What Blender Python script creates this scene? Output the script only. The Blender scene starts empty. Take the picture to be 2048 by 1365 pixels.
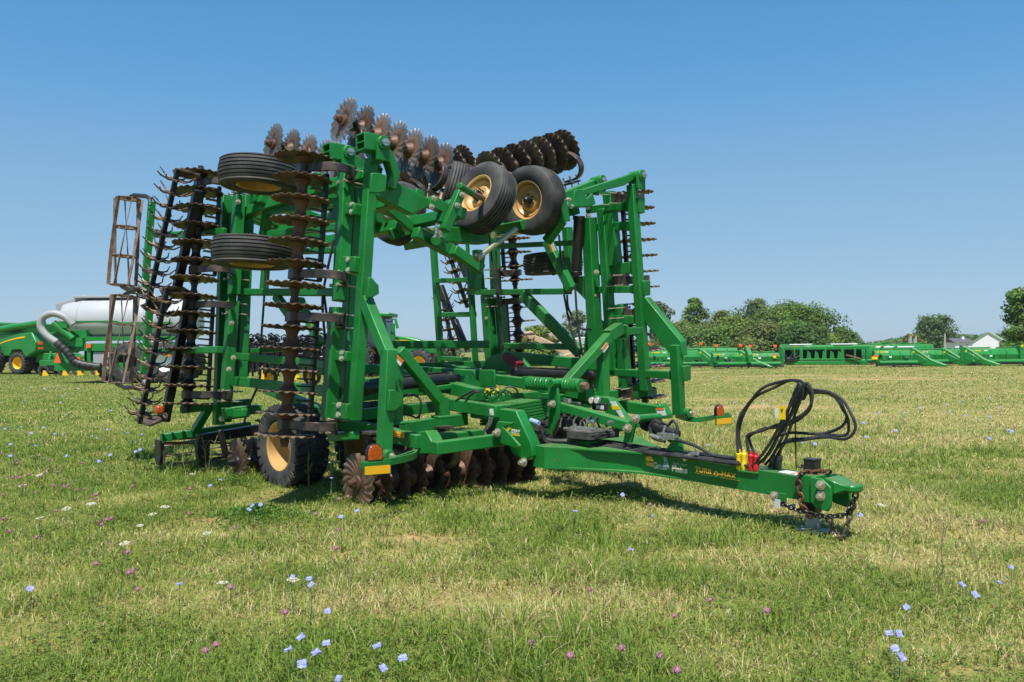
import bpy, math, random
import numpy as np
from mathutils import Vector, Matrix
R = math.radians
V3 = Vector
sc = bpy.context.scene
rng = random.Random(7)
nr = np.random.default_rng(11)
# ------------------------------------------------------------------ camera
F = 1707.0          # focal length in pixels of the 2048 px wide photograph
CH = 1.343          # eye height
HX, HY = 1024.0, 700.0
ROLL = R(0.5)
cam = bpy.data.cameras.new('camera')
cam.sensor_width = 36.0
cam.lens = 36.0 * F / 2048.0
cam.shift_y = (HY - 682.5) / 2048.0
cam.clip_start = 0.05
cam.clip_end = 6000
co = bpy.data.objects.new('camera', cam)
sc.collection.objects.link(co)
co.matrix_world = Matrix.Translation((0, 0, CH)) @ Matrix.Rotation(ROLL, 4, 'Y') @ Matrix.Rotation(R(90), 4, 'X')
sc.camera = co
# ------------------------------------------------------------------ sky, sun, exposure
SUN_EL, SUN_AZ = R(65), R(184)      # azimuth clockwise from +Y (the view direction): high behind the camera
w = bpy.data.worlds.new('World'); sc.world = w; w.use_nodes = True
nt = w.node_tree; nt.nodes.clear()
out = nt.nodes.new('ShaderNodeOutputWorld'); bg = nt.nodes.new('ShaderNodeBackground')
sky = nt.nodes.new('ShaderNodeTexSky'); sky.sky_type = 'NISHITA'; sky.sun_disc = False
sky.sun_elevation = SUN_EL; sky.sun_rotation = SUN_AZ
sky.altitude = 1000; sky.air_density = 1.0; sky.dust_density = 0.3; sky.ozone_density = 6.0
bg.inputs['Strength'].default_value = 0.10
sa = nt.nodes.new('ShaderNodeVectorMath'); sa.operation = 'SCALE'; sa.inputs['Scale'].default_value = 0.1
cu = nt.nodes.new('ShaderNodeRGBCurve'); cu.mapping.use_clip = False; cu.mapping.extend = 'EXTRAPOLATED'   # the sky as a camera's film response records it
for c_, pts in zip(cu.mapping.curves, (((0, 0), (.105, .078), (.167, .155), (.30, .235), (.52, .315), (1, .37)), ((0, 0), (.2, .243), (.308, .325), (.5, .395), (.70, .448), (1, .49)), ((0, 0), (.40, .483), (.54, .523), (.62, .535), (.752, .555), (1, .60)))):
    c_.points[0].location, c_.points[1].location = pts[0], pts[-1]
    for p_ in pts[1:-1]: c_.points.new(*p_)
cu.mapping.update()
sb = nt.nodes.new('ShaderNodeVectorMath'); sb.operation = 'SCALE'; sb.inputs['Scale'].default_value = 10.0
nt.links.new(sky.outputs[0], sa.inputs[0]); nt.links.new(sa.outputs[0], cu.inputs['Color']); nt.links.new(cu.outputs[0], sb.inputs[0])
nt.links.new(sb.outputs[0], bg.inputs['Color']); nt.links.new(bg.outputs[0], out.inputs['Surface'])
sl = bpy.data.lights.new('sun', 'SUN'); sl.energy = 4.7; sl.angle = R(0.5); sl.color = (1.0, 0.95, 0.87)
so = bpy.data.objects.new('sun', sl); sc.collection.objects.link(so)
sd = V3((math.sin(SUN_AZ) * math.cos(SUN_EL), math.cos(SUN_AZ) * math.cos(SUN_EL), math.sin(SUN_EL)))
so.rotation_euler = sd.to_track_quat('Z', 'Y').to_euler(); so.location = (0, -20, 40)
sc.view_settings.view_transform = 'Standard'; sc.view_settings.look = 'None'
sc.view_settings.exposure = 0.45; sc.view_settings.gamma = 1.0
sc.cycles.max_bounces = 8; sc.cycles.transparent_max_bounces = 6
sc.cycles.use_denoising = True
# ------------------------------------------------------------------ measuring helpers
def ray(px, py):
    dx, dy = px - HX, py - HY
    c, s = math.cos(ROLL), math.sin(ROLL)
    return V3(((dx * c - dy * s) / F, 1.0, -(dy * c + dx * s) / F))
EYE = V3((0, 0, CH))
def plane(px, py, n, d):
    r = ray(px, py); n = V3(n)
    return EYE + r * ((d - n.dot(EYE)) / n.dot(r))
AZ = R(50)
fD = V3((math.cos(AZ), -math.sin(AZ), 0)); vD = V3((math.sin(AZ), math.cos(AZ), 0)); zD = V3((0, 0, 1))
CV = 5.58                 # the machine's centre line
kA, kB = 0.085, 0.078     # inward lean of the folded wings
uA, nA = (zD + vD * kA).normalized(), (-vD + zD * kA).normalized()
uB, nB = (zD - vD * kB).normalized(), (vD + zD * kB).normalized()
def PF(px, py, g): return plane(px, py, fD, -g)
def PV(px, py, v): return plane(px, py, vD, v)
def PZ(px, py, z): return plane(px, py, zD, z)
def PY(px, py, y): return plane(px, py, (0, 1, 0), y)
def PA(px, py, o=0.0): return plane(px, py, vD - zD * kA, CV - 1.81 - o - kA * CH)
def PB(px, py, o=0.0): return plane(px, py, vD + zD * kB, CV + 1.81 + o + kB * CH)
def M3(f, v, z): return fD * f + vD * v + zD * z     # machine coordinates
# ------------------------------------------------------------------ materials
def mat(name, col, rough=0.5, metal=0.0, col2=None, scale=4.0, lo=0.42, hi=0.62, bump=0.0, bscale=40.0, coat=0.0, spec=0.5, dust=None, trans=0.0, emit=0.0, detail=6.0, grime=0.0):
    m = bpy.data.materials.new(name); m.use_nodes = True
    t = m.node_tree; b = t.nodes['Principled BSDF']
    b.inputs['Base Color'].default_value = (*col, 1); b.inputs['Roughness'].default_value = rough
    b.inputs['Metallic'].default_value = metal; b.inputs['Coat Weight'].default_value = coat
    b.inputs['Specular IOR Level'].default_value = spec
    tc = t.nodes.new('ShaderNodeTexCoord'); src = None
    if col2 is not None:
        n = t.nodes.new('ShaderNodeTexNoise'); n.inputs['Scale'].default_value = scale; n.inputs['Detail'].default_value = detail
        t.links.new(tc.outputs['Object'], n.inputs['Vector'])
        r = t.nodes.new('ShaderNodeValToRGB'); r.color_ramp.elements[0].position = lo; r.color_ramp.elements[1].position = hi
        r.color_ramp.elements[0].color = (*col, 1); r.color_ramp.elements[1].color = (*col2, 1)
        t.links.new(n.outputs['Fac'], r.inputs['Fac']); src = r.outputs['Color']
    if dust:            # fine dust that has settled on upward faces
        g = t.nodes.new('ShaderNodeNewGeometry'); sx = t.nodes.new('ShaderNodeSeparateXYZ'); t.links.new(g.outputs['Normal'], sx.inputs[0])
        n2 = t.nodes.new('ShaderNodeTexNoise'); n2.inputs['Scale'].default_value = 9; n2.inputs['Detail'].default_value = 8
        t.links.new(tc.outputs['Object'], n2.inputs['Vector'])
        mr = t.nodes.new('ShaderNodeMapRange'); mr.inputs[1].default_value = 0.55; mr.inputs[2].default_value = 1.0; mr.inputs[3].default_value = 0.02; mr.inputs[4].default_value = dust[1]
        t.links.new(sx.outputs['Z'], mr.inputs[0])
        mu = t.nodes.new('ShaderNodeMath'); mu.operation = 'MULTIPLY'; t.links.new(mr.outputs[0], mu.inputs[0]); t.links.new(n2.outputs['Fac'], mu.inputs[1])
        mx = t.nodes.new('ShaderNodeMix'); mx.data_type = 'RGBA'; t.links.new(mu.outputs[0], mx.inputs[0])
        if src: t.links.new(src, mx.inputs[6])
        else: mx.inputs[6].default_value = (*col, 1)
        mx.inputs[7].default_value = (*dust[0], 1); src = mx.outputs[2]
        rr = t.nodes.new('ShaderNodeMapRange'); rr.inputs[3].default_value = rough; rr.inputs[4].default_value = 0.85
        t.links.new(mu.outputs[0], rr.inputs[0]); t.links.new(rr.outputs[0], b.inputs['Roughness'])
    if grime:           # sun fading and grime in broad soft-edged patches and fine specks
        n3 = t.nodes.new('ShaderNodeTexNoise'); n3.inputs['Scale'].default_value = 1.7; n3.inputs['Detail'].default_value = 10; n3.inputs['Roughness'].default_value = .7; t.links.new(tc.outputs['Object'], n3.inputs['Vector'])
        r3 = t.nodes.new('ShaderNodeValToRGB'); r3.color_ramp.elements[0].position = .32; r3.color_ramp.elements[1].position = .66; r3.color_ramp.elements[0].color = (.62, .64, .62, 1); r3.color_ramp.elements[1].color = (1.12, 1.08, 1.25, 1); t.links.new(n3.outputs['Fac'], r3.inputs['Fac'])
        m3 = t.nodes.new('ShaderNodeMix'); m3.data_type = 'RGBA'; m3.blend_type = 'MULTIPLY'; m3.inputs[0].default_value = grime; t.links.new(src, m3.inputs[6]); t.links.new(r3.outputs['Color'], m3.inputs[7])
        n4 = t.nodes.new('ShaderNodeTexNoise'); n4.inputs['Scale'].default_value = 38; n4.inputs['Detail'].default_value = 4; t.links.new(tc.outputs['Object'], n4.inputs['Vector'])
        r4 = t.nodes.new('ShaderNodeValToRGB'); r4.color_ramp.elements[0].position = .66; r4.color_ramp.elements[1].position = .72; t.links.new(n4.outputs['Fac'], r4.inputs['Fac'])
        m4 = t.nodes.new('ShaderNodeMix'); m4.data_type = 'RGBA'; t.links.new(r4.outputs['Color'], m4.inputs[0]); t.links.new(m3.outputs[2], m4.inputs[6]); m4.inputs[7].default_value = (.12, .10, .055, 1); src = m4.outputs[2]
    if src: t.links.new(src, b.inputs['Base Color'])
    if bump:
        n = t.nodes.new('ShaderNodeTexNoise'); n.inputs['Scale'].default_value = bscale; n.inputs['Detail'].default_value = 5
        t.links.new(tc.outputs['Object'], n.inputs['Vector'])
        bp = t.nodes.new('ShaderNodeBump'); bp.inputs['Strength'].default_value = bump; bp.inputs['Distance'].default_value = 0.02
        t.links.new(n.outputs['Fac'], bp.inputs['Height']); t.links.new(bp.outputs[0], b.inputs['Normal'])
    if trans:
        b.inputs['Transmission Weight'].default_value = trans
    if emit:
        b.inputs['Emission Color'].default_value = (*col, 1); b.inputs['Emission Strength'].default_value = emit
    return m
DUST = ((0.36, 0.31, 0.2), 0.55)
mG = mat('green_paint', (0.0045, 0.178, 0.021), 0.42, col2=(0.010, 0.210, 0.036), scale=3, lo=0.3, hi=0.7, dust=((0.32, 0.29, 0.16), 0.45), coat=0.06, bump=0.05, bscale=18, spec=0.4, grime=0.9)
mGf = mat('far_green_paint', (0.006, 0.19, 0.026), 0.4, col2=(0.009, 0.225, 0.038), scale=1.2, lo=0.35, hi=0.65, dust=DUST, coat=0.1)
mBk = mat('black_paint', (0.007, 0.008, 0.010), 0.36, col2=(0.017, 0.016, 0.016), scale=6, dust=((0.2, 0.17, 0.12), 0.3))
mSp = mat('worn_black_steel', (0.035, 0.029, 0.026), 0.35, 0.15, col2=(0.15, 0.108, 0.085), scale=7, lo=0.40, hi=0.7, bump=0.1)
mRust = mat('rusty_steel', (0.16, 0.075, 0.036), 0.6, 0.25, col2=(0.27, 0.17, 0.105), scale=9, lo=0.35, hi=0.65, bump=0.2)
mSpool = mat('rusty_spools', (0.085, 0.042, 0.024), 0.55, 0.2, col2=(0.155, 0.082, 0.05), scale=6, lo=0.35, hi=0.65, bump=0.15)
mChain = mat('rusty_chain', (0.17, 0.075, 0.03), 0.65, 0.3, col2=(0.06, 0.035, 0.022), scale=14, lo=0.4, hi=0.62, bump=0.2)
mSpike = mat('weathered_spikes', (0.24, 0.16, 0.10), 0.5, 0.35, col2=(0.055, 0.045, 0.042), scale=11, lo=0.42, hi=0.58)
mBask = mat('weathered_basket_bars', (0.19, 0.095, 0.06), 0.6, 0.2, col2=(0.27, 0.20, 0.16), scale=10, lo=0.35, hi=0.6, bump=0.15)
mZinc = mat('zinc_bolts', (0.62, 0.56, 0.40), 0.38, 0.6, col2=(0.4, 0.37, 0.3), scale=30)
mChrome = mat('chrome_rod', (0.75, 0.75, 0.75), 0.2, 0.9)
mGoldrod = mat('zinc_rod', (0.42, 0.40, 0.25), 0.35, 0.6, col2=(0.3, 0.3, 0.2), scale=6)
mHose = mat('rubber_hose', (0.018, 0.018, 0.019), 0.5, col2=(0.055, 0.053, 0.05), scale=8)
mTyre = mat('tyre_rubber', (0.026, 0.026, 0.027), 0.7, col2=(0.082, 0.078, 0.07), scale=5, lo=0.4, hi=0.75, bump=0.08, bscale=60, dust=((0.3, 0.26, 0.19), 0.12))
mRim = mat('tan_rim_paint', (0.54, 0.325, 0.11), 0.42, col2=(0.46, 0.28, 0.10), scale=5, bump=0.03)
mYel = mat('yellow_paint', (0.80, 0.47, 0.01), 0.45)
mYtag = mat('yellow_plastic', (0.85, 0.58, 0.01), 0.45)
mRed = mat('red_plastic', (0.5, 0.012, 0.02), 0.4)
mDRed = mat('dark_red_paint', (0.16, 0.008, 0.014), 0.45)
mWhite = mat('white_decal', (0.72, 0.72, 0.70), 0.5)
mOrange = mat('orange_decal', (0.75, 0.17, 0.02), 0.5)
mGold = mat('gold_decal', (0.85, 0.46, 0.05), 0.5)
mCream = mat('cream_decal', (0.75, 0.69, 0.55), 0.5)
mTorn = mat('torn_decal_film', (0.42, 0.5, 0.55), 0.5, col2=(0.1, 0.25, 0.2), scale=30, lo=0.4, hi=0.6)
mDark = mat('dark_print', (0.01, 0.01, 0.01), 0.6)
mReflY = mat('amber_reflective_tape', (0.85, 0.42, 0.01), 0.4)
mPlas = mat('black_plastic_case', (0.035, 0.035, 0.036), 0.6, col2=(0.09, 0.085, 0.08), scale=7, bump=0.1, dust=((0.36, 0.31, 0.2), 0.45))
mSilver = mat('silver_fittings', (0.55, 0.55, 0.54), 0.35, 0.8, col2=(0.35, 0.34, 0.3), scale=40)
mLens = mat('amber_lens', (0.36, 0.05, 0.006), 0.2, col2=(0.55, 0.10, 0.01), scale=70, lo=0.45, hi=0.65, coat=0.6)
mGlass = mat('dark_glass', (0.03, 0.04, 0.045), 0.08, spec=0.8)
mGreyP = mat('grey_paint', (0.33, 0.34, 0.35), 0.5)
mTag = mat('pale_tag', (0.55, 0.58, 0.6), 0.5)

def blade_mat(name, steel):
    m = bpy.data.materials.new(name); m.use_nodes = True; t = m.node_tree; b = t.nodes['Principled BSDF']
    tc = t.nodes.new('ShaderNodeTexCoord'); sx = t.nodes.new('ShaderNodeVectorMath'); sx.operation = 'LENGTH'
    fl = t.nodes.new('ShaderNodeVectorMath'); fl.operation = 'MULTIPLY'; fl.inputs[1].default_value = (1, 1, 0)
    t.links.new(tc.outputs['Object'], fl.inputs[0]); t.links.new(fl.outputs[0], sx.inputs[0])
    oi = t.nodes.new('ShaderNodeObjectInfo')
    n = t.nodes.new('ShaderNodeTexNoise'); n.noise_dimensions = '4D'; n.inputs['Scale'].default_value = 9; n.inputs['Detail'].default_value = 6
    t.links.new(tc.outputs['Object'], n.inputs['Vector'])
    ml = t.nodes.new('ShaderNodeMath'); ml.operation = 'MULTIPLY'; ml.inputs[1].default_value = 50; t.links.new(oi.outputs['Random'], ml.inputs[0]); t.links.new(ml.outputs[0], n.inputs['W'])
    mr = t.nodes.new('ShaderNodeMapRange'); mr.inputs[1].default_value = 0.085; mr.inputs[2].default_value = 0.245; mr.inputs[4].default_value = steel; t.links.new(sx.outputs['Value'], mr.inputs[0])
    ad = t.nodes.new('ShaderNodeMath'); ad.operation = 'MULTIPLY_ADD'; ad.inputs[1].default_value = 1.3; ad.inputs[2].default_value = -0.62
    t.links.new(n.outputs['Fac'], ad.inputs[0]); a2 = t.nodes.new('ShaderNodeMath'); a2.operation = 'ADD'; a2.use_clamp = True
    t.links.new(mr.outputs[0], a2.inputs[0]); t.links.new(ad.outputs[0], a2.inputs[1])
    cr = t.nodes.new('ShaderNodeValToRGB'); e = cr.color_ramp.elements
    e[0].position = 0.05; e[0].color = (0.06, 0.037, 0.027, 1); e[1].position = 1.0; e[1].color = (0.33, 0.33, 0.345, 1)
    for p, c in ((0.3, (0.155, 0.086, 0.05, 1)), (0.5, (0.19, 0.132, 0.09, 1)), (0.72, (0.17, 0.155, 0.145, 1))):
        q = cr.color_ramp.elements.new(p); q.color = c
    t.links.new(a2.outputs[0], cr.inputs['Fac'])
    vr = t.nodes.new('ShaderNodeMapRange'); vr.inputs[3].default_value = .62; vr.inputs[4].default_value = 1.25; t.links.new(oi.outputs['Random'], vr.inputs[0])   # every blade worn differently
    sc_ = t.nodes.new('ShaderNodeVectorMath'); sc_.operation = 'SCALE'; t.links.new(cr.outputs['Color'], sc_.inputs[0]); t.links.new(vr.outputs[0], sc_.inputs['Scale']); t.links.new(sc_.outputs[0], b.inputs['Base Color'])
    m2 = t.nodes.new('ShaderNodeMapRange'); m2.inputs[1].default_value = 0.45; m2.inputs[3].default_value = 0.15; m2.inputs[4].default_value = 0.75
    t.links.new(a2.outputs[0], m2.inputs[0]); t.links.new(m2.outputs[0], b.inputs['Metallic'])
    b.inputs['Roughness'].default_value = 0.42
    return m
mBlade, mBladeS = blade_mat('rusty_disc_steel', 0.45), blade_mat('polished_disc_steel', 1.05)
# ------------------------------------------------------------------ mesh helpers
class MB:
    def __init__(s): s.v = []; s.f = []
    def add(s, vs, fs):
        o = len(s.v); s.v += [tuple(p) for p in vs]; s.f += [tuple(i + o for i in f) for f in fs]; return s
    def beam(s, p0, p1, a, b, hint=(0, 0, 1), taper=1.0):
        p0, p1 = V3(p0), V3(p1); d = (p1 - p0).normalized(); h = V3(hint); x = h - d * h.dot(d)
        if x.length < 1e-5: x = d.orthogonal()
        x.normalize(); y = d.cross(x)
        vs = [p + x * (i * a / 2 * k) + y * (j * b / 2 * k) for p, k in ((p0, 1), (p1, taper)) for i, j in ((-1, -1), (1, -1), (1, 1), (-1, 1))]
        return s.add(vs, [(3, 2, 1, 0), (4, 5, 6, 7), (0, 1, 5, 4), (1, 2, 6, 5), (2, 3, 7, 6), (3, 0, 4, 7)])
    def box(s, c, x, y, z):            # centre and three half-axis vectors
        c = V3(c); x, y, z = V3(x), V3(y), V3(z)
        vs = [c + x * i + y * j + z * k for k in (-1, 1) for i, j in ((-1, -1), (1, -1), (1, 1), (-1, 1))]
        fs = [(3, 2, 1, 0), (4, 5, 6, 7), (0, 1, 5, 4), (1, 2, 6, 5), (2, 3, 7, 6), (3, 0, 4, 7)]
        if x.cross(y).dot(z) < 0: fs = [f[::-1] for f in fs]
        return s.add(vs, fs)
    def cyl(s, p0, p1, r0, r1=None, n=16, caps=True):
        p0, p1 = V3(p0), V3(p1); r1 = r0 if r1 is None else r1
        d = (p1 - p0).normalized(); x = d.orthogonal().normalized(); y = d.cross(x)
        vs = [p + (x * math.cos(6.28318 * i / n) + y * math.sin(6.28318 * i / n)) * r for p, r in ((p0, r0), (p1, r1)) for i in range(n)]
        fs = [(i, (i + 1) % n, n + (i + 1) % n, n + i) for i in range(n)]
        if caps: fs += [tuple(range(n))[::-1], tuple(range(n, 2 * n))]
        return s.add(vs, fs)
    def tube(s, pts, r, n=8, closed=False):
        pts = [V3(p) for p in pts]; m = len(pts); vs = []; x = None
        rr = r if hasattr(r, '__len__') else [r] * m
        for i, p in enumerate(pts):
            d = (pts[(i + 1) % m] - pts[i - 1]) if closed else (pts[min(i + 1, m - 1)] - pts[max(i - 1, 0)])
            d.normalize()
            x = d.orthogonal() if x is None else x - d * x.dot(d)
            if x.length < 1e-6: x = d.orthogonal()
            x.normalize(); y = d.cross(x)
            vs += [p + (x * math.cos(6.28318 * k / n) + y * math.sin(6.28318 * k / n)) * rr[i] for k in range(n)]
        fs = [(i * n + k, i * n + (k + 1) % n, ((i + 1) % m) * n + (k + 1) % n, ((i + 1) % m) * n + k) for i in range(m if closed else m - 1) for k in range(n)]
        if not closed: fs += [tuple(range(n))[::-1], tuple(range((m - 1) * n, m * n))]
        return s.add(vs, fs)
    def ribbon(s, pts, wdir, wid, th):   # flat bar swept along pts, wide along wdir
        pts = [V3(p) for p in pts]; m = len(pts); wd = V3(wdir).normalized(); vs = []
        for i, p in enumerate(pts):
            d = (pts[min(i + 1, m - 1)] - pts[max(i - 1, 0)]).normalized(); t = d.cross(wd).normalized()
            vs += [p + wd * (a * wid / 2) + t * (b * th / 2) for a, b in ((-1, -1), (1, -1), (1, 1), (-1, 1))]
        fs = [(i * 4 + k, i * 4 + (k + 1) % 4, i * 4 + 4 + (k + 1) % 4, i * 4 + 4 + k) for i in range(m - 1) for k in range(4)]
        fs += [(3, 2, 1, 0), tuple(range((m - 1) * 4, m * 4))]
        return s.add(vs, fs)
    def slab(s, pts, ext):               # planar polygon measured on the face one sees, thickened behind it
        e = V3(ext) / 2; pts = [V3(p) for p in pts]
        if e.dot(EYE - pts[0]) > 0: e = -e
        return s.prism([p + e for p in pts], e * 2)
    def prism(s, pts, ext):              # planar polygon extruded both ways by ext/2
        e = V3(ext) / 2; n = len(pts); pts = [V3(p) for p in pts]
        nn = sum(((pts[i] - pts[0]).cross(pts[i + 1] - pts[0]) for i in range(1, n - 1)), V3((0, 0, 0)))
        if nn.dot(e) < 0: pts = pts[::-1]
        vs = [p - e for p in pts] + [p + e for p in pts]
        fs = [tuple(range(n))[::-1], tuple(range(n, 2 * n))] + [(i, (i + 1) % n, n + (i + 1) % n, n + i) for i in range(n)]
        return s.add(vs, fs)
    def lathe(s, prof, M=Matrix(), n=32, closed=False):   # profile (r, z) about z, placed by M
        m = len(prof); vs = []
        for r, z in prof:
            vs += [M @ V3((r * math.cos(6.28318 * k / n), r * math.sin(6.28318 * k / n), z)) for k in range(n)]
        fs = [(i * n + k, i * n + (k + 1) % n, ((i + 1) % m) * n + (k + 1) % n, ((i + 1) % m) * n + k) for i in range(m if closed else m - 1) for k in range(n)]
        return s.add(vs, fs)
    def ball(s, c, r, n=10, sq=(1, 1, 1)):
        c = V3(c); k = n // 2
        prof = [(max(1e-4, math.sin(math.pi * i / k)), -math.cos(math.pi * i / k)) for i in range(k + 1)]
        return s.lathe(prof, Matrix.Translation(c) @ Matrix.Diagonal((r * sq[0], r * sq[1], r * sq[2], 1)), n)
    def mesh(s, name):
        me = bpy.data.meshes.new(name); me.from_pydata(s.v, [], s.f); me.update()
        return me
WM = {}
def finish(me, ang=35):
    me.polygons.foreach_set('use_smooth', [True] * len(me.polygons)); me.set_sharp_from_angle(angle=R(ang)); me.update()
def link(name, data, parent=None, M=None):
    o = bpy.data.objects.new(name, data); sc.collection.objects.link(o)
    M = Matrix() if M is None else M
    if parent is not None:
        o.parent = parent; o.matrix_basis = WM[parent.name].inverted() @ M
    else: o.matrix_basis = M
    WM[o.name] = M
    return o
def obj(name, mb, m, parent=None, M=None, bevel=0.0, ang=35, label=None):
    me = mb.mesh(name) if isinstance(mb, MB) else mb
    if isinstance(mb, MB):
        finish(me, ang); me.materials.append(m)
    o = link(name, me, parent, WM[parent.name] if (parent is not None and M is None and False) else M)
    if bevel:
        b = o.modifiers.new('bevel', 'BEVEL'); b.width = bevel; b.segments = 2; b.limit_method = 'ANGLE'; b.angle_limit = R(40)
    if label: o['label'] = label
    return o
def thing(name, label, cat, loc, group=None):
    o = link(name, None, None, Matrix.Translation(V3(loc))); o['label'] = label; o['category'] = cat
    o.empty_display_size = 0.2
    if group: o['group'] = group
    return o
def tag(o, label, cat, group=None):
    o['label'] = label; o['category'] = cat
    if group: o['group'] = group
    return o
def frame(c, zaxis, xh=(0, 0, 1), spin=0.0):      # matrix with its z along zaxis
    z = V3(zaxis).normalized(); x = V3(xh); x = x - z * x.dot(z)
    if x.length < 1e-5: x = z.orthogonal()
    x.normalize(); y = z.cross(x)
    M = Matrix((x, y, z)).transposed().to_4x4(); M.translation = V3(c)
    return M @ Matrix.Rotation(spin, 4, 'Z')
def spline(pts, k=8):
    pts = [V3(p) for p in pts]; P = [pts[0] * 2 - pts[1]] + pts + [pts[-1] * 2 - pts[-2]]; o = []
    for i in range(1, len(P) - 2):
        a, b, c, d = P[i - 1:i + 3]
        for j in range(k):
            t = j / k
            o.append(0.5 * (2 * b + (c - a) * t + (2 * a - 5 * b + 4 * c - d) * t * t + (3 * b - a - 3 * c + d) * t ** 3))
    o.append(pts[-1]); return o
def text(name, s, M, size, m, parent, ext=0.001, off=0.0, label=None, align='LEFT', shear=0.0, sx=1.0, space=1.0):
    cu = bpy.data.curves.new('tmp', 'FONT'); cu.body = s; cu.size = size; cu.extrude = ext; cu.offset = off; cu.align_x = align; cu.shear = shear; cu.space_character = space
    cu.resolution_u = 3
    to = bpy.data.objects.new('tmp', cu); sc.collection.objects.link(to)
    dg = bpy.context.evaluated_depsgraph_get(); me = bpy.data.meshes.new_from_object(to.evaluated_get(dg))
    bpy.data.objects.remove(to); bpy.data.curves.remove(cu)
    me.name = name; me.materials.clear(); me.materials.append(m)
    if sx != 1.0: me.transform(Matrix.Diagonal((sx, 1, 1, 1)))
    o = link(name, me, parent, M)
    if label: o['label'] = label
    return o
# ------------------------------------------------------------------ the folded disc tillage implement
imp = thing('tillage_implement', 'big green folded disc tillage implement with upright wings standing on the grass in the middle', 'farm implement', M3(-7.2, CV, 0))

def make_blade(amp, mt):
    n = 120; rs = [0.045, 0.09, 0.13, 0.17, 0.21, 0.238, 0.257]; mb = MB(); vs = []
    for side in (1, -1):
        for r in rs:
            a = amp * max(0, (r - 0.085) / 0.17) ** 0.9
            for k in range(n):
                th = 6.28318 * k / n; ph = 20 * th + 9 * (r - 0.09) / 0.17
                rr = r + (0.0035 * math.sin(ph + 1) if r > 0.25 else 0)
                vs.append((rr * math.cos(th), rr * math.sin(th), a * math.sin(ph) + side * (0.003 if r < 0.25 else 0.0018)))
    m = len(rs); fs = []
    for s in (0, 1):
        for i in range(m - 1):
            for k in range(n):
                q = (s * m * n + i * n + k, s * m * n + (i + 1) * n + k, s * m * n + (i + 1) * n + (k + 1) % n, s * m * n + i * n + (k + 1) % n)
                fs.append(q if s == 0 else q[::-1])
    for i, fl in ((m - 1, 0), (0, 1)):
        for k in range(n):
            q = (i * n + k, m * n + i * n + k, m * n + i * n + (k + 1) % n, i * n + (k + 1) % n)
            fs.append(q[::-1] if fl else q)
    mb.add(vs, fs); me = mb.mesh('disc_blade'); finish(me, 60); me.materials.append(mt); return me
BLADE, BLADES = make_blade(0.0085, mBlade), make_blade(0.0135, mBladeS)
BLADE3 = make_blade(0.0135, mBlade)
SPOOL = [(0.0, 0.0), (0.074, 0.0), (0.076, 0.014), (0.060, 0.03), (0.048, 0.065), (0.044, 0.095), (0.049, 0.12), (0.064, 0.146), (0.086, 0.168), (0.094, 0.186), (0.0, 0.186)]
SPOOLB = [(0.0, 0.0), (0.088, 0.0), (0.085, 0.012), (0.055, 0.035), (0.042, 0.06), (0.042, 0.12), (0.055, 0.15), (0.085, 0.172), (0.09, 0.186), (0.0, 0.186)]
def bolt(p, d, parent, r=0.017, m=None):
    d = V3(d).normalized(); o = obj('bolt', BOLT, m, parent, frame(p, d, spin=rng.random()) @ Matrix.Scale(r / 0.017, 4)); return o
_b = MB(); _b.cyl((0, 0, -0.004), (0, 0, 0.003), 0.023, n=14).cyl((0, 0, 0.003), (0, 0, 0.018), 0.017, n=6).cyl((0, 0, 0.018), (0, 0, 0.030), 0.010, n=8)
BOLT = _b.mesh('bolt'); finish(BOLT); BOLT.materials.append(mZinc)

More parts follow.
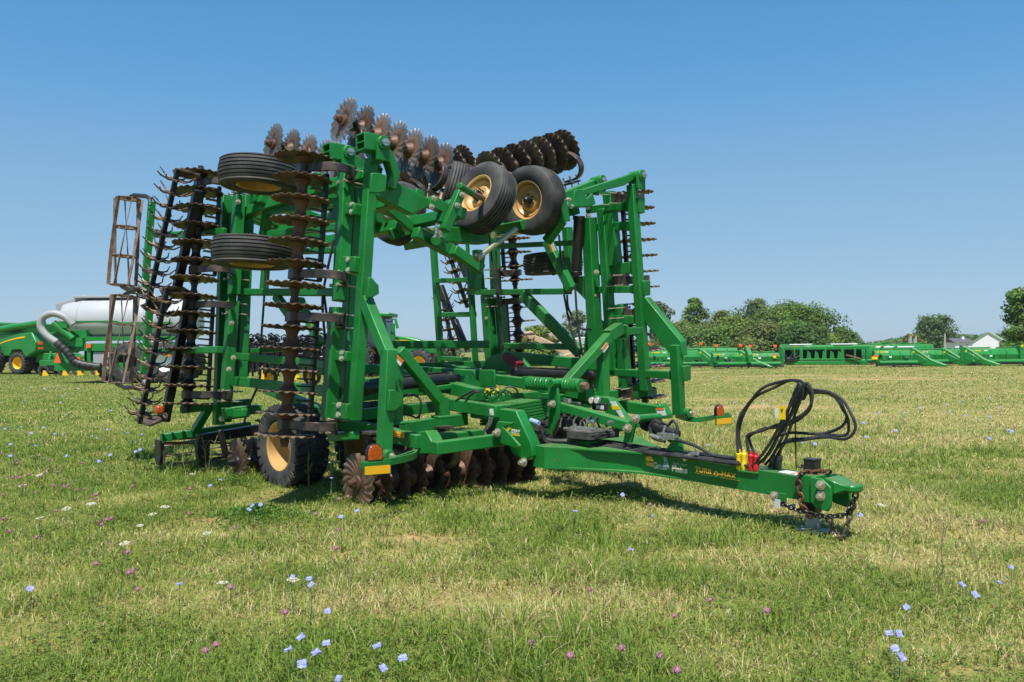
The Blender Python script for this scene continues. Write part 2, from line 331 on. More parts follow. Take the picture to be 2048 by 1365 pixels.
def gang(p0, p1, n, inb, fdir, spools, springs, matsp=None, scrape=True, blades=True, end=True, off=0.03, arm=0.39, bolts=True, bl=None):
    """a row of n fluted discs between p0 and p1; inb points from the shaft to the frame tube."""
    p0, p1 = V3(p0), V3(p1); d = (p1 - p0).normalized(); L = (p1 - p0).length; sp = L / (n - 1)
    inb = V3(inb); inb = (inb - d * inb.dot(d)).normalized(); fdir = V3(fdir); fdir = (fdir - d * fdir.dot(d)).normalized()
    mb = MB()
    for i in range(n - 1):
        M = frame(p0 + d * (sp * i), d)
        pr = SPOOLB if i in springs else SPOOL
        mb.lathe([(r, z * sp / 0.186) for r, z in pr], M, 24)
    for q, s in ((p0, -1), (p1, 1)):
        mb.lathe([(0.07, 0), (0.065, 0.02), (0.035, 0.03), (0.035, 0.06), (0.03, 0.10), (0, 0.10)], frame(q, d * s), 16)
        if end: mb.cyl(q + d * s * 0.035, q + d * s * 0.065, 0.045, n=6)
    g = obj('disc_gang', mb, matsp or mSpool, imp)
    for i in range(n):
        if blades: obj('disc_blade', bl or BLADE, None, g, frame(p0 + d * (sp * i), d, spin=rng.uniform(0, 6)))
    for i in springs:
        c = p0 + d * (sp * (i + 0.5)); s = MB()
        pts = [(-0.02, 0), (0.06, 0.01), (0.14, 0.035), (0.23, 0.08), (0.30, 0.15), (0.315, 0.24), (0.27, 0.32), (0.18, 0.365), (0.0, 0.375)]
        k = arm / 0.39
        s.ribbon(spline([c + fdir * a + inb * (b * k) for a, b in pts], 6), d, 0.075, 0.026)
        s.box(c, fdir * 0.052, inb * 0.055, d * 0.045)
        s.box(c + inb * (0.405 * k) + fdir * 0.08, fdir * 0.10, inb * 0.012, d * 0.075)
        q = obj('gang_spring', s, mSp, g, bevel=0.004)
        for a in ((0.02, 0.14) if bolts else ()):
            for t in (-0.058, 0.058):
                bo = MB(); bo.cyl(c + inb * (0.33 * k) + fdir * a + d * t, c + inb * (0.56 * k) + fdir * a + d * t, 0.008, n=8); bo.cyl(c + inb * (0.32 * k) + fdir * a + d * t, c + inb * (0.34 * k) + fdir * a + d * t, 0.016, n=6)
                obj('clamp_bolt', bo, mZinc, g)
    if scrape:
        s = MB(); o = inb * 0.21 + fdir * 0.03
        s.beam(p0 + d * 0.10 + o, p1 - d * 0.06 + o, 0.05, 0.035, fdir)
        for i in range(n - 1):
            for t in (0.36, 0.7):
                c = p0 + d * (sp * (i + t)) + inb * 0.145 + fdir * 0.03
                s.box(c, inb * 0.075, fdir * 0.03, d * 0.007)
        obj('scraper_bar', s, mBk, g, bevel=0.003)
    return g
# near wing: front and rear rows, each two gangs of seven
def row(p0, p1, inb, **k):
    p0, p1 = V3(p0), V3(p1)
    for a, b in ((0, 6 / 13.0), (7 / 13.0, 1)): gang(p0.lerp(p1, a), p0.lerp(p1, b), 7, inb, fD, 0, (0, 5), **k)
row(PA(608.6, 317, .47), PA(569.8, 871, .47), -nA)
row(PA(401, 350, .45), PA(374.9, 808, .45), -nA, matsp=mBk)
row(PB(1264, 387, .40), PB(1290, 794, .40), -nB, matsp=mSp)
row(PB(1019, 395, .42), PB(1042, 752, .42), -nB, matsp=mSp)
# outer wings folded over the top
TA, TB = R(15), R(18)
dA_, dB_ = vD * math.cos(TA) - zD * math.sin(TA), -vD * math.cos(TB) - zD * math.sin(TB)
oA, oB = vD * math.sin(TA) + zD * math.cos(TA), -vD * math.sin(TB) + zD * math.cos(TB)
gang(PF(687, 241.5, 8.0), PF(879, 329, 8.0), 7, -oA, fD, 0, (0, 5), scrape=False, bl=BLADES)
gang(PF(546, 289, 9.8), PF(740, 346, 9.8), 7, -oA, fD, 0, (0, 5), scrape=False, bl=BLADES)
gang(PF(1128.7, 301, 7.75), PF(979, 347, 7.75), 7, -oB, fD, 0, (0, 5), scrape=False, bl=BLADE3)
gang(PF(928, 326, 9.8), PF(800, 362, 9.8), 7, -oB, fD, 0, (0, 5), scrape=False, matsp=mSp, bl=BLADE3)
# gangs of the centre section, standing in the grass
q0 = PF(715, 966, 6.6); gang(q0, q0 + vD * (0.19 * 10) - fD * 0.05, 11, zD, fD, 0, (0, 4, 9), scrape=False, arm=.42, bolts=False, bl=BLADE3)
q0 = PF(474, 925, 8.95); gang(q0, q0 + vD * 0.57, 4, zD, fD, 0, (1,), scrape=False, matsp=mBk, arm=.42, bolts=False, bl=BLADE3)

# ------------------------------------------------------------------ wheels
def ribbed_tyre(Rr, W, rr, ribs):
    p = [(rr - 0.012, -W * 0.36), (rr + 0.02, -W * 0.45), (rr + (Rr - rr) * 0.5, -W * 0.505), (Rr - 0.035, -W * 0.475), (Rr - 0.012, -W * 0.42)]
    n = ribs; w_ = W * 0.8 / n
    for i in range(n):
        z0 = -W * 0.4 + i * w_; z1 = z0 + w_
        cr = lambda z: Rr - 0.018 * (abs(z) / (W * 0.4)) ** 2
        p += [(cr(z0), z0 + 0.004), (cr((z0 + z1) / 2), (z0 + z1) / 2), (cr(z1), z1 - 0.009)]
        if i < n - 1: p += [(cr(z1) - 0.020, z1 - 0.007), (cr(z1) - 0.020, z1 + 0.001)]
    p += [(a, -b) for a, b in [(Rr - 0.012, -W * 0.42), (Rr - 0.035, -W * 0.475), (rr + (Rr - rr) * 0.5, -W * 0.505), (rr + 0.02, -W * 0.45), (rr - 0.012, -W * 0.36)]]
    return MB().lathe(p, n=56)
def block_tyre(Rr, W, rr, lugs=26):
    mb = ribbed_tyre(Rr - 0.018, W, rr, 1)
    for k in range(lugs):
        for s in (-1, 1):
            th = 6.28318 * (k + (0.5 if s > 0 else 0)) / lugs; c, sn = math.cos(th), math.sin(th)
            e, t = V3((c, sn, 0)), V3((-sn, c, 0))
            mb.box(e * (Rr - 0.016) + V3((0, 0, s * W * 0.30)), (t + V3((0, 0, s * 0.25))).normalized() * (3.14 * Rr / lugs * 0.66), e * 0.016, V3((0, 0, W * 0.165)) - t * (s * 0.02))
            mb.box(e * (Rr - 0.05) + V3((0, 0, s * W * 0.475)), t * (3.14 * Rr / lugs * 0.62), e * 0.035, V3((0, 0, W * 0.022)))
    for k in range(lugs):
        th = 6.28318 * (k + 0.25) / lugs; e, t = V3((math.cos(th), math.sin(th), 0)), V3((-math.sin(th), math.cos(th), 0))
        mb.box(e * (Rr - 0.018), t * (3.14 * Rr / lugs * 0.5), e * 0.016, V3((0, 0, W * 0.10)) + t * 0.02)
    return mb
def rim_mesh(rr, W, dish):
    p = [(rr + 0.012, W * 0.40), (rr + 0.016, W * 0.425), (rr + 0.006, W * 0.44), (rr - 0.012, W * 0.40), (rr - 0.02, W * 0.25), (rr - 0.035, dish + 0.03), (rr - 0.055, dish), (rr * 0.62, dish - 0.012), (rr * 0.5, dish + 0.012), (rr * 0.36, dish + 0.012), (0.0, dish + 0.012)]
    mb = MB().lathe(p, n=48)
    mb.lathe([(0.0, dish - 0.012), (rr - 0.06, dish - 0.025), (rr - 0.03, -W * 0.3), (rr - 0.012, -W * 0.40), (rr + 0.006, -W * 0.44), (rr + 0.016, -W * 0.425), (rr + 0.012, -W * 0.40)], n=48)
    return mb
def hub_mesh(dish, big=1.0):
    mb = MB().lathe([(0.055 * big, dish), (0.052 * big, dish + 0.05), (0.04 * big, dish + 0.075), (0.022 * big, dish + 0.09), (0, dish + 0.093)], n=20)
    mb.cyl((0, 0, dish - 0.16), (0, 0, dish), 0.045 * big, n=16)
    for k in range(6):
        a = k * 1.0472; x, y = 0.082 * big * math.cos(a), 0.082 * big * math.sin(a); mb.cyl((x, y, dish), (x, y, dish + 0.035), 0.011 * big, n=6)
    return mb
def pm(mb, name, m):
    me = mb.mesh(name); finish(me, 38); me.materials.append(m); return me
GT, GR, GH = pm(ribbed_tyre(0.39, 0.275, 0.205, 6), 'tyre', mTyre), pm(rim_mesh(0.205, 0.275, 0.055), 'rim', mRim), pm(hub_mesh(0.066, .8), 'hub', mBk)
TT, TR, TH = pm(block_tyre(0.42, 0.36, 0.235), 'tyre', mTyre), pm(rim_mesh(0.235, 0.36, -0.06), 'rim', mRim), pm(hub_mesh(-0.05, 1.1), 'hub', mSilver)
def wheel(name, c, ax, ms, label=None):
    e = link(name, None, imp, frame(c, ax)); e.empty_display_size = 0.1
    if label: e['label'] = label
    for nm, me in zip(('tyre', 'rim', 'hub'), ms): link(nm, me, e, WM[e.name])
    return e
GW, TW = (GT, GR, GH), (TT, TR, TH)
GW2 = (GT, pm(rim_mesh(0.20, 0.275, -0.05), 'rim', mRim), pm(hub_mesh(-0.03, .8), 'hub', mBk))
wheel('gauge_wheel', PF(518, 350, 8.05), -uA - nA * .03, GW2, 'upper gauge wheel lying flat')
wheel('gauge_wheel', PF(505, 506, 8.05), -uA - nA * .03, GW2)
wheel('gauge_wheel', PF(967, 397, 7.2), -(vD * .93 - zD * .36) + fD * .10, GW)
wheel('gauge_wheel', PF(1066, 402, 7.2), -(vD * .95 + zD * .07) + fD * .17, GW)
wheel('gauge_wheel', PF(905, 386, 8.6), -(vD * .85 - zD * .3) - fD * .42, GW)
wheel('gauge_wheel', PF(1106, 527, 8.1), -uB, GW)
wheel('gauge_wheel', PF(798, 428, 8.9), dA_ - fD * .1, GW)
wheel('transport_wheel', M3(-8.0, 3.82, .40), -vD + fD * .06, TW)
wheel('transport_wheel', M3(-7.75, 4.55, .40), -vD, TW)
wheel('transport_wheel', M3(-7.75, 6.6, .40), vD, TW)
wheel('transport_wheel', M3(-8.0, 7.35, .40), vD, TW)
# ------------------------------------------------------------------ wing frames
BV = 0.009
def beams(lst, up, hint):
    mb = MB()
    return mb
def wing(P, hint_f, nrm, lst):
    mb = MB()
    for x0, y0, x1, y1, o, a, b in lst:
        p0, p1 = P(x0, y0, o), P(x1, y1, o)
        d = (p1 - p0).normalized()
        # a is the size in the wing plane, b the size across it
        mb.beam(p0, p1, b, a, nrm)
    return mb
# --- near wing: tall tubes, cross tubes (x0,y0,x1,y1, offset outwards, size in plane, size across)
A_POSTS = [
 (744, 318, 709, 842, 0.0, .105, .095), (716, 340, 690, 842, -.10, .13, .12),
 (452, 392, 437, 850, .06, .11, .11), (470, 396, 452, 845, 0.0, .10, .10), (497, 385, 481, 765, -.13, .12, .12), (540, 395, 529, 470, -.16, .10, .10), (531, 540, 527, 590, -.16, .08, .08)]
A_BEAMS = [
 (470, 585, 706, 585, -.10, .075, .08), (475, 713, 655, 730, .02, .08, .07), (468, 762, 680, 786, -.05, .10, .09), (505, 703, 580, 697, -.2, .055, .06),
 (529, 424, 700, 402, -.12, .085, .07), (522, 471, 700, 452, -.15, .075, .07), (560, 505, 700, 500, -.2, .06, .06),
 (552, 592, 594, 650, -.10, .09, .07), (600, 600, 640, 690, -.18, .08, .07),
 (678, 421, 722, 421, .03, .10, .14), (688, 531, 722, 531, .03, .14, .14), (660, 712, 704, 714, .03, .09, .12), (672, 822, 704, 824, .03, .14, .12),
 (662, 876, 712, 872, -.02, .07, .08), (446, 833, 492, 826, .0, .09, .09), (350, 470, 450, 463, .3, .075, .05)]
mb = wing(PA, fD, nA, A_POSTS + A_BEAMS)
for y in (385, 585): pass
for pts, g_ in (([(743, 346), (757, 346), (775, 351), (772, 384), (757, 387), (741, 386)], 6.385), ([(737, 555), (743, 554), (758, 571), (759, 588), (743, 597), (734, 597)], 6.385)): mb.slab([PF(x, y, g_) for x, y in pts], fD * .035)
wA = obj('wing_frame', mb, mG, imp, bevel=BV)
# gang tubes carried on the wing
for P, n_, segs in ((PA, nA, [(693, 332, 680, 603, .07), (675, 615, 657, 842, .07), (478, 392, 468, 590, .05), (466, 602, 452, 800, .05)]),
                    (PB, nB, [(1218, 384, 1232, 532, .02), (1242, 609, 1251, 780, .02), (985, 400, 992, 580, .05), (1000, 600, 1010, 745, .05)])):
    for x0, y0, x1, y1, o in segs:
        obj('gang_tube', MB().beam(P(x0, y0, o), P(x1, y1, o), .11, .125, n_), mG, imp, bevel=BV)
# jogged front leg of the near wing with its knee brace
mb = MB()
mb.beam(PA(731, 600, 0), PA(777, 712, 0), .10, .105, nA)
mb.beam(PA(778, 700, 0), PA(768, 908, 0), .10, .115, nA)
mb.slab([PF(x, y, 5.97) for x, y in [(779, 780), (791, 780), (806, 794), (805, 811), (790, 823), (777, 823)]], fD * .04)
obj('front_leg', mb, mG, imp, bevel=BV)
# wing rest on the main frame
mb = MB(); mb.beam(PF(797, 700, 6.2), PF(880, 803, 6.2), .10, .09, fD); mb.beam(PF(881, 795, 6.2), PF(886, 834, 6.2), .10, .10, fD); mb.beam(PF(795, 720, 6.25), PF(794, 850, 6.25), .08, .08, fD)
mb.beam(PF(785, 847, 6.2), PF(812, 845, 6.2), .13, .025, fD); mb.beam(PF(870, 835, 6.2), PF(906, 832, 6.2), .14, .025, fD)
obj('wing_rest', mb, mG, imp, bevel=BV)
mb = MB(); mb.beam(PF(1120, 782, 6.1), PF(1222, 668, 6.1), .11, .09, fD); mb.beam(PF(1216, 672, 6.1), PF(1240, 656, 6.1), .12, .12, fD); mb.beam(PF(1240, 664, 6.1), PF(1282, 662, 6.1), .09, .08, fD)
mb.beam(PF(1206, 692, 6.12), PF(1206, 795, 6.12), .10, .10, fD); mb.beam(PF(1244, 651, 6.1), PF(1246, 677, 6.1), .16, .03, fD)
obj('wing_rest', mb, mG, imp, bevel=BV)
# --- far wing
B_POSTS = [(1264, 370, 1291, 782, 0.0, .10, .095), (1205, 418, 1226, 742, -.02, .11, .10), (1178, 436, 1196, 796, -.05, .14, .13),
 (866, 480, 884, 752, .05, .085, .085), (934, 470, 940, 600, -.02, .04, .05), (954, 500, 961, 590, -.05, .11, .10), (974, 590, 985, 745, -.05, .16, .12), (943, 590, 952, 740, .0, .06, .08), (1134, 455, 1142, 560, .05, .10, .10)]
B_BEAMS = [(1176, 420, 1250, 413, .0, .085, .085), (1186, 580, 1262, 579, 0.0, .08, .085), (1216, 744, 1342, 750, 0.0, .085, .085), (1172, 455, 1262, 452, .02, .10, .07), (1196, 540, 1262, 536, .02, .13, .05),
 (871, 562, 945, 560, .05, .07, .07), (876, 630, 950, 629, .05, .07, .07), (880, 717, 940, 720, .05, .07, .06), (938, 583, 970, 583, .0, .09, .10),
 (965, 585, 1140, 583, -.10, .075, .08), (995, 493, 1150, 486, -.08, .065, .07), (1010, 692, 1150, 694, -.05, .075, .08), (1046, 590, 1160, 706, -.12, .14, .08), (1094, 482, 1143, 580, -.35, .11, .09),
 (1234, 790, 1300, 778, .05, .16, .10), (1215, 640, 1268, 640, -.02, .10, .05)]
mb = wing(PB, fD, nB, B_POSTS + B_BEAMS)
for pts in ([(1245, 402), (1257, 400), (1268, 395), (1277, 396), (1277, 426), (1268, 428), (1250, 422)], [(1256, 572), (1268, 570), (1280, 562), (1288, 562), (1288, 592), (1278, 593), (1258, 586)], [(1165, 800), (1160, 760), (1172, 650), (1190, 640), (1205, 650), (1208, 800)]):
    mb.slab([PB(x, y, 0) for x, y in pts], nB * .115)
mb.slab([PB(x, y, -.06) for x, y in [(1148, 553), (1165, 553), (1190, 600), (1190, 640), (1180, 640), (1172, 602), (1150, 580)]], nB * .10)
wB = obj('wing_frame', mb, mG, imp, bevel=BV)
mb = MB()
mb.slab([PB(x, y, 0) for x, y in [(1280, 596), (1290, 595), (1362, 684), (1364, 712), (1342, 712), (1281, 635)]], nB * .10)
mb.beam(PB(1352, 690, 0), PB(1358, 830, 0), .10, .115, nB)
mb.slab([PB(x, y, 0) for x, y in [(1337, 745), (1350, 740), (1358, 733), (1368, 733), (1368, 763), (1358, 765), (1338, 760)]], nB * .125)
obj('front_leg', mb, mG, imp, bevel=BV)
# --- wear lines of bare metal along the far leg's edge
# hinge lugs with pins
def lug(c, label=None):
    mb = MB(); mb.cyl(c - fD * .09, c + fD * .09, .062, n=24)
    for s in (-1, 1): mb.box(c + fD * (s * .055) - zD * .07, fD * .018, vD * .062, zD * .085)
    o = obj('hinge_lug', mb, mG, imp, bevel=.006); p = MB()
    p.cyl(c - fD * .105, c + fD * .105, .022, n=12); p.cyl(c + fD * .10, c + fD * .112, .034, n=14); p.beam(c + fD * .108 - vD * .04, c + fD * .108 + vD * .04, .016, .012, fD)
    obj('hinge_pin', p, mSilver, o); return o
hA, hB = PF(758.7, 289, 6.45), PF(1273.8, 353, 6.45)
hA2, hB2 = PF(690, 308, 6.95), PF(1196, 363, 7.05)
for c in (hA, hA2, hB, hB2, hA - fD * 2.6, hB - fD * 2.4): lug(c)
for c in (hA, hA2):            # open boxes beside the near lugs
    mb = MB()
    x = c - vD * .10 - fD * .03
    for s in (-1, 1): mb.box(x + zD * (s * .068), vD * .075, fD * .07, zD * .008); mb.box(x + fD * (s * .07), vD * .075, fD * .007, zD * .07)
    mb.box(x, vD * .07, fD * .065, zD * .007)
    obj('hinge_box', mb, mG, imp, bevel=.004)
# --- outer wings lying over the top
def U(h, d, n, g0): return lambda s, nn, g: h + d * s + n * nn + fD * (g0 - g)
ua, ub = U(hA, dA_, oA, 6.45), U(hB, dB_, oB, 6.45)
mb = MB()
mb.slab([PF(x, y, 6.45) for x, y in [(762, 283), (773, 293), (786, 303), (802, 346), (792, 380), (774, 372), (785, 345), (776, 318), (765, 306)]], fD * .11)
mb.slab([PF(x, y, 6.5) for x, y in [(751, 345), (797, 366), (862, 400), (858, 414), (826, 429), (800, 416), (753, 392)]], fD * .10)
mb.slab([PF(x, y, 6.95) for x, y in [(694, 300), (704, 303), (760, 345), (800, 372), (800, 386), (750, 366), (690, 318)]], fD * .11)
for g, s0, s1, nn in ((7.6, 0, 1.25, -.12), (8.2, .1, 1.2, -.12), (8.9, 0, 1.3, -.12), (9.6, .05, 1.2, -.12)): mb.beam(ua(s0, nn, g), ua(s1, nn, g), .12, .10, oA)
for s, nn in ((.12, -.18), (.6, -.22), (1.1, -.2)): mb.beam(ua(s, nn, 6.6), ua(s, nn, 9.7), .11, .10, oA)
mb.beam(ua(.15, -.1, 8.05), ua(1.35, -.1, 8.05), .13, .11, oA)
mb.beam(ua(.15, -.1, 9.85), ua(1.35, -.1, 9.85), .13, .11, oA)
mb.beam(PF(770, 410, 7.4), PF(850, 478, 7.4), .06, .10, fD); mb.beam(PF(780, 470, 7.8), PF(840, 452, 7.8), .07, .12, fD); mb.beam(PF(830, 465, 7.3), PF(905, 505, 7.3), .12, .12, fD)
oWA = obj('outer_wing_frame', mb, mG, imp, bevel=.009)
mb = MB(); mb.beam(PF(888, 462, 6.45), PF(920, 385, 6.45), .09, .085, fD); mb.cyl(PF(919, 372, 6.45), PF(945, 388, 6.62), .032, n=18)
mb.slab([PF(x, y, 6.46) for x, y in [(862, 398), (868, 390), (897, 407), (902, 398), (908, 402), (888, 447), (880, 443), (886, 424), (860, 412)]], fD * .09)
obj('wheel_arm', mb, mG, imp, bevel=.008)
obj('axle', MB().cyl(PF(945, 388, 6.62), PF(966, 397, 7.1), .03, n=14), mRust, imp)
mb = MB()
mb.slab([PF(x, y, 6.45) for x, y in [(1276, 345), (1266, 346), (1245, 354), (1166, 379), (1166, 392), (1250, 371), (1268, 360)]], fD * .10)
mb.slab([PF(x, y, 7.05) for x, y in [(1198, 355), (1186, 361), (1122, 387), (1122, 404), (1190, 377)]], fD * .12)
mb.slab([PF(x, y, 6.42) for x, y in [(1150, 380), (1166, 378), (1174, 398), (1186, 386), (1192, 408), (1180, 414), (1145, 415)]], fD * .08)
for g, s0, s1, nn in ((7.75, .05, 1.25, -.10), (8.5, 0, 1.2, -.12), (9.3, .05, 1.2, -.12)): mb.beam(ub(s0, nn, g), ub(s1, nn, g), .13, .11, oB)
for s, nn in ((.3, -.22), (.75, -.22), (1.15, -.2)): mb.beam(ub(s, nn, 7.2), ub(s, nn, 9.6), .11, .10, oB)
mb.beam(PF(1125, 440, 7.0), PF(1093, 484, 7.2), .09, .10, fD); mb.beam(PF(1120, 400, 6.9), PF(1128, 445, 6.9), .12, .10, fD)
oWB = obj('outer_wing_frame', mb, mG, imp, bevel=.009)
mb = MB(); mb.beam(PF(905, 500, 7.2), PF(962, 540, 7.2), .11, .11, fD); mb.beam(PF(880, 470, 7.3), PF(965, 475, 7.6), .16, .16, fD); mb.cyl(PF(872, 482, 7.0), PF(890, 478, 7.6), .055, n=20)
mb.beam(PF(958, 512, 7.6), PF(948, 580, 7.6), .12, .10, fD)
obj('center_latch_frame', mb, mG, imp, bevel=.01)
# crank jack hardware and zinc rods
mb = MB(); mb.tube([PF(876, 442, 6.9), PF(872, 452, 6.9), PF(872, 468, 6.9), PF(868, 476, 6.9)], .012); mb.cyl(PF(876, 455, 6.9), PF(880, 475, 6.9), .03, n=12); mb.cyl(PF(874, 455, 6.9), PF(890, 462, 6.9), .011, n=8)
obj('crank_handle', mb, mSilver, imp)
obj('turnbuckle_rod', MB().cyl(PF(958, 514, 7.0), PF(1032, 459, 7.0), .03, n=14).cyl(PF(953, 518, 7.0), PF(965, 509, 7.0), .042, n=14), mGoldrod, imp)
obj('cylinder_rod', MB().cyl(PF(985, 471, 7.7), PF(1062, 461, 7.7), .036, n=16), mChrome, imp)
obj('turnbuckle_rod', MB().cyl(PF(768, 436, 7.9), PF(822, 428, 7.9), .03, n=14), mGoldrod, imp)
obj('turnbuckle_rod', MB().cyl(PF(812, 434, 7.5), PF(866, 463, 7.5), .02, n=14), mGoldrod, imp)
# hydraulic cylinders
def hyd(p0, p1, r, rod=None, rr=.02):
    p0, p1 = V3(p0), V3(p1); d = (p1 - p0).normalized(); mb = MB(); mb.cyl(p0, p1, r, n=24)
    for q, s in ((p0, 1), (p1, -1)): mb.cyl(q, q + d * (s * .05), r * 1.18, n=24)
    mb.cyl(p1 - d * .03, p1 + d * .09, r * .55, n=16); mb.tube([p0 + d * .08 + zD * r * 1.2, p0.lerp(p1, .5) + zD * r * 1.25, p1 - d * .1 + zD * r * 1.2], .011)
    o = obj('hydraulic_cylinder', mb, mBk, imp, bevel=.004)
    if rod is not None: obj('cylinder_rod', MB().cyl(p0, rod, rr, n=16), mChrome, o)
    return o
hyd(PB(1158, 432, -.2), PB(1152, 551, -.2), .062)
hyd(PF(724, 778, 6.9), PF(904, 757, 6.9), .058)
hyd(PF(1026, 746, 7.0), PF(1185, 752, 7.0), .05)
hyd(PV(1352, 874, 5.62), PV(1290, 846, 5.62), .055, PV(1274, 840, 5.62))
# --- main frame
def wv(lst): 
    m_ = MB()
    for kind, c, x0, y0, x1, y1, a, b in lst:
        P = PV if kind == 'v' else PF
        p0, p1 = P(x0, y0, c), P(x1, y1, c); m_.beam(p0, p1, a, b, vD if kind == 'v' else fD)
    return m_
mb = wv([('v', 4.22, 690, 848, 842, 884, .11, .125), ('f', 6.03, 868, 897, 1004, 879, .10, .11), ('f', 6.6, 806, 857, 930, 838, .11, .115), ('f', 6.3, 856, 877, 960, 865, .16, .06),
 ('v', 4.9, 884, 806, 1000, 824, .10, .115), ('v', 6.96, 1186, 803, 1322, 824, .11, .125), ('f', 6.03, 1236, 850, 1318, 838, .10, .10), ('f', 6.6, 1150, 800, 1230, 790, .11, .11),
 ('f', 9.0, 784, 690, 975, 689, .09, .10), ('f', 8.8, 640, 742, 1100, 724, .12, .10), ('f', 8.2, 660, 772, 1180, 742, .12, .11), ('f', 7.4, 716, 830, 1190, 780, .12, .11), ('f', 7.4, 716, 793, 960, 770, .11, .10),
 ('v', 5.0, 760, 740, 960, 790, .12, .12), ('v', 6.2, 880, 735, 1180, 790, .12, .12), ('v', 4.25, 520, 770, 700, 850, .10, .12), ('v', 5.58, 820, 742, 955, 752, .10, .12), ('v', 5.58, 950, 754, 1058, 767, .10, .10),
 ('f', 6.9, 845, 780, 920, 770, .16, .05), ('v', 6.9, 1010, 712, 1190, 730, .12, .12)])
mb.slab([PV(x, y, 4.22) for x, y in [(833, 865), (850, 862), (858, 874), (870, 900), (868, 908), (835, 909)]], vD * .13)
mb.slab([PV(x, y, 4.9) for x, y in [(940, 815), (992, 817), (1031, 822), (1062, 888), (1064, 914), (1050, 921), (1025, 909), (1002, 862), (985, 842), (940, 836)]], vD * .11)
mb.slab([PV(x, y, 4.83) for x, y in [(995, 843), (1024, 846), (1020, 852), (1006, 854), (1024, 874), (1040, 893), (1036, 898), (1000, 888), (988, 878), (988, 860)]], vD * .03)
mb.slab([PV(x, y, 6.26) for x, y in [(1150, 786), (1216, 796), (1252, 843), (1254, 862), (1236, 864), (1204, 817), (1150, 806)]], vD * .11)
mb.slab([PV(x, y, 6.96) for x, y in [(1308, 808), (1318, 808), (1330, 830), (1330, 838), (1308, 838)]], vD * .13)
mb.slab([PF(x, y, 6.9) for x, y in [(905, 752), (945, 752), (965, 770), (945, 800), (925, 800), (910, 775)]], fD * .03)
mb.slab([PV(x, y, 5.5) for x, y in [(950, 740), (988, 740), (990, 776), (952, 776)]], vD * .025)
mb.slab([PV(x, y, 6.4) for x, y in [(960, 742), (975, 715), (1003, 706), (1040, 716), (1060, 738), (1058, 746)]], vD * .06)
obj('main_frame', mb, mG, imp, bevel=BV)
obj('safety_stop', MB().beam(PV(1012, 713, 6.3), PV(1040, 733, 6.3), .10, .09, vD), mDRed, imp, bevel=.006, label='dark red cylinder safety stop')
# weights
def stack(P, x0, y0, x1, y1, g, depth, h, n, label=None):
    a, b = PF(x0, y0, g), PF(x1, y1, g); t = (b - a); mb = MB()
    for i in range(n):
        z = -h * (i + .5) / n; j = V3((rng.uniform(-.004, .004), rng.uniform(-.004, .004), 0))
        mb.box((a + b) / 2 - fD * depth / 2 + zD * z + j, t / 2, fD * (depth / 2), zD * (h / n / 2 - .003))
    return obj('weight_stack', mb, mG, imp, bevel=.003)
stack(0, 998, 813, 1094, 797, 6.2, .30, .2, 7)
stack(0, 1120, 789, 1192, 778, 6.45, .3, .2, 7)
for x in (977, 1000):
    obj('lift_loop', MB().tube([PV(x, 801, 5.05), PV(x - 8, 799, 5.05), PV(x + 2, 786, 5.05), PV(x + 12, 779, 5.05), PV(x + 16, 782, 5.05), PV(x + 14, 797, 5.05), PV(x + 6, 802, 5.05)], .011), mG, imp)
# spring assembly, lever, link, rocker
def coil(p0, p1, r, wr, turns):
    p0, p1 = V3(p0), V3(p1); d = p1 - p0; x = zD.copy(); y = d.normalized().cross(x)
    return MB().tube([p0 + d * (i / (turns * 18)) + (x * math.cos(i * 6.28318 / 18) + y * math.sin(i * 6.28318 / 18)) * r for i in range(int(turns * 18) + 1)], wr, 7)
cl = PV(1112, 769, 5.58)
obj('coil_spring', coil(PV(1060, 766.5, 5.58), PV(1106, 769, 5.58), .052, .0135, 8.5), mG, imp)
obj('coil_spring', coil(PV(1116, 769.5, 5.58), PV(1160, 772, 5.58), .052, .0135, 8.5), mG, imp)
mb = MB(); mb.cyl(PV(1055, 766, 5.58), PV(1172, 772.5, 5.58), .02, n=12)
obj('spring_rod', mb, mGoldrod, imp); obj('rod_nut', MB().cyl(PV(1164, 772, 5.58), PV(1174, 772.6, 5.58), .035, n=6), mRust, imp)
mb = MB(); mb.box(PV(1056, 766, 5.58), fD * .012, vD * .062, zD * .066)
obj('spring_seat', mb, mG, imp, bevel=.004); obj('spring_seat', MB().cyl(PV(1160, 772, 5.58), PV(1163, 772, 5.58), .066, n=20), mG, imp, bevel=.004)
mb = MB()
for v_ in (5.47, 5.69): mb.slab([PV(x, y, v_) for x, y in [(1094, 768), (1099, 761), (1108, 761), (1113, 770), (1118, 812), (1113, 860), (1104, 872), (1094, 866), (1097, 812)]], vD * .03)
mb.cyl(PV(1102, 767, 5.42), PV(1102, 767, 5.42) + vD * .32, .04, n=18)
obj('lever_arm', mb, mG, imp, bevel=.005)
obj('link_bar', MB().beam(PV(1114, 811, 5.56), PV(1262, 853, 5.56), .11, .085, vD), mG, imp, bevel=BV)
mb = MB()
for v_ in (5.46, 5.66): mb.slab([PV(x, y, v_) for x, y in [(1246, 885), (1250, 858), (1262, 836), (1270, 832), (1277, 838), (1270, 852), (1262, 886)]], vD * .025)
mb.cyl(PV(1270, 838, 5.40), PV(1270, 838, 5.40) + vD * .32, .032, n=16)
obj('rocker_arm', mb, mG, imp, bevel=.005)
for x, y, v_ in ((1105, 809, 5.45), (1256, 857, 5.44), (1272, 838, 5.40), (1047, 925, 4.83), (995, 866, 4.81)): bolt(PV(x, y, v_), -vD, imp, .03)
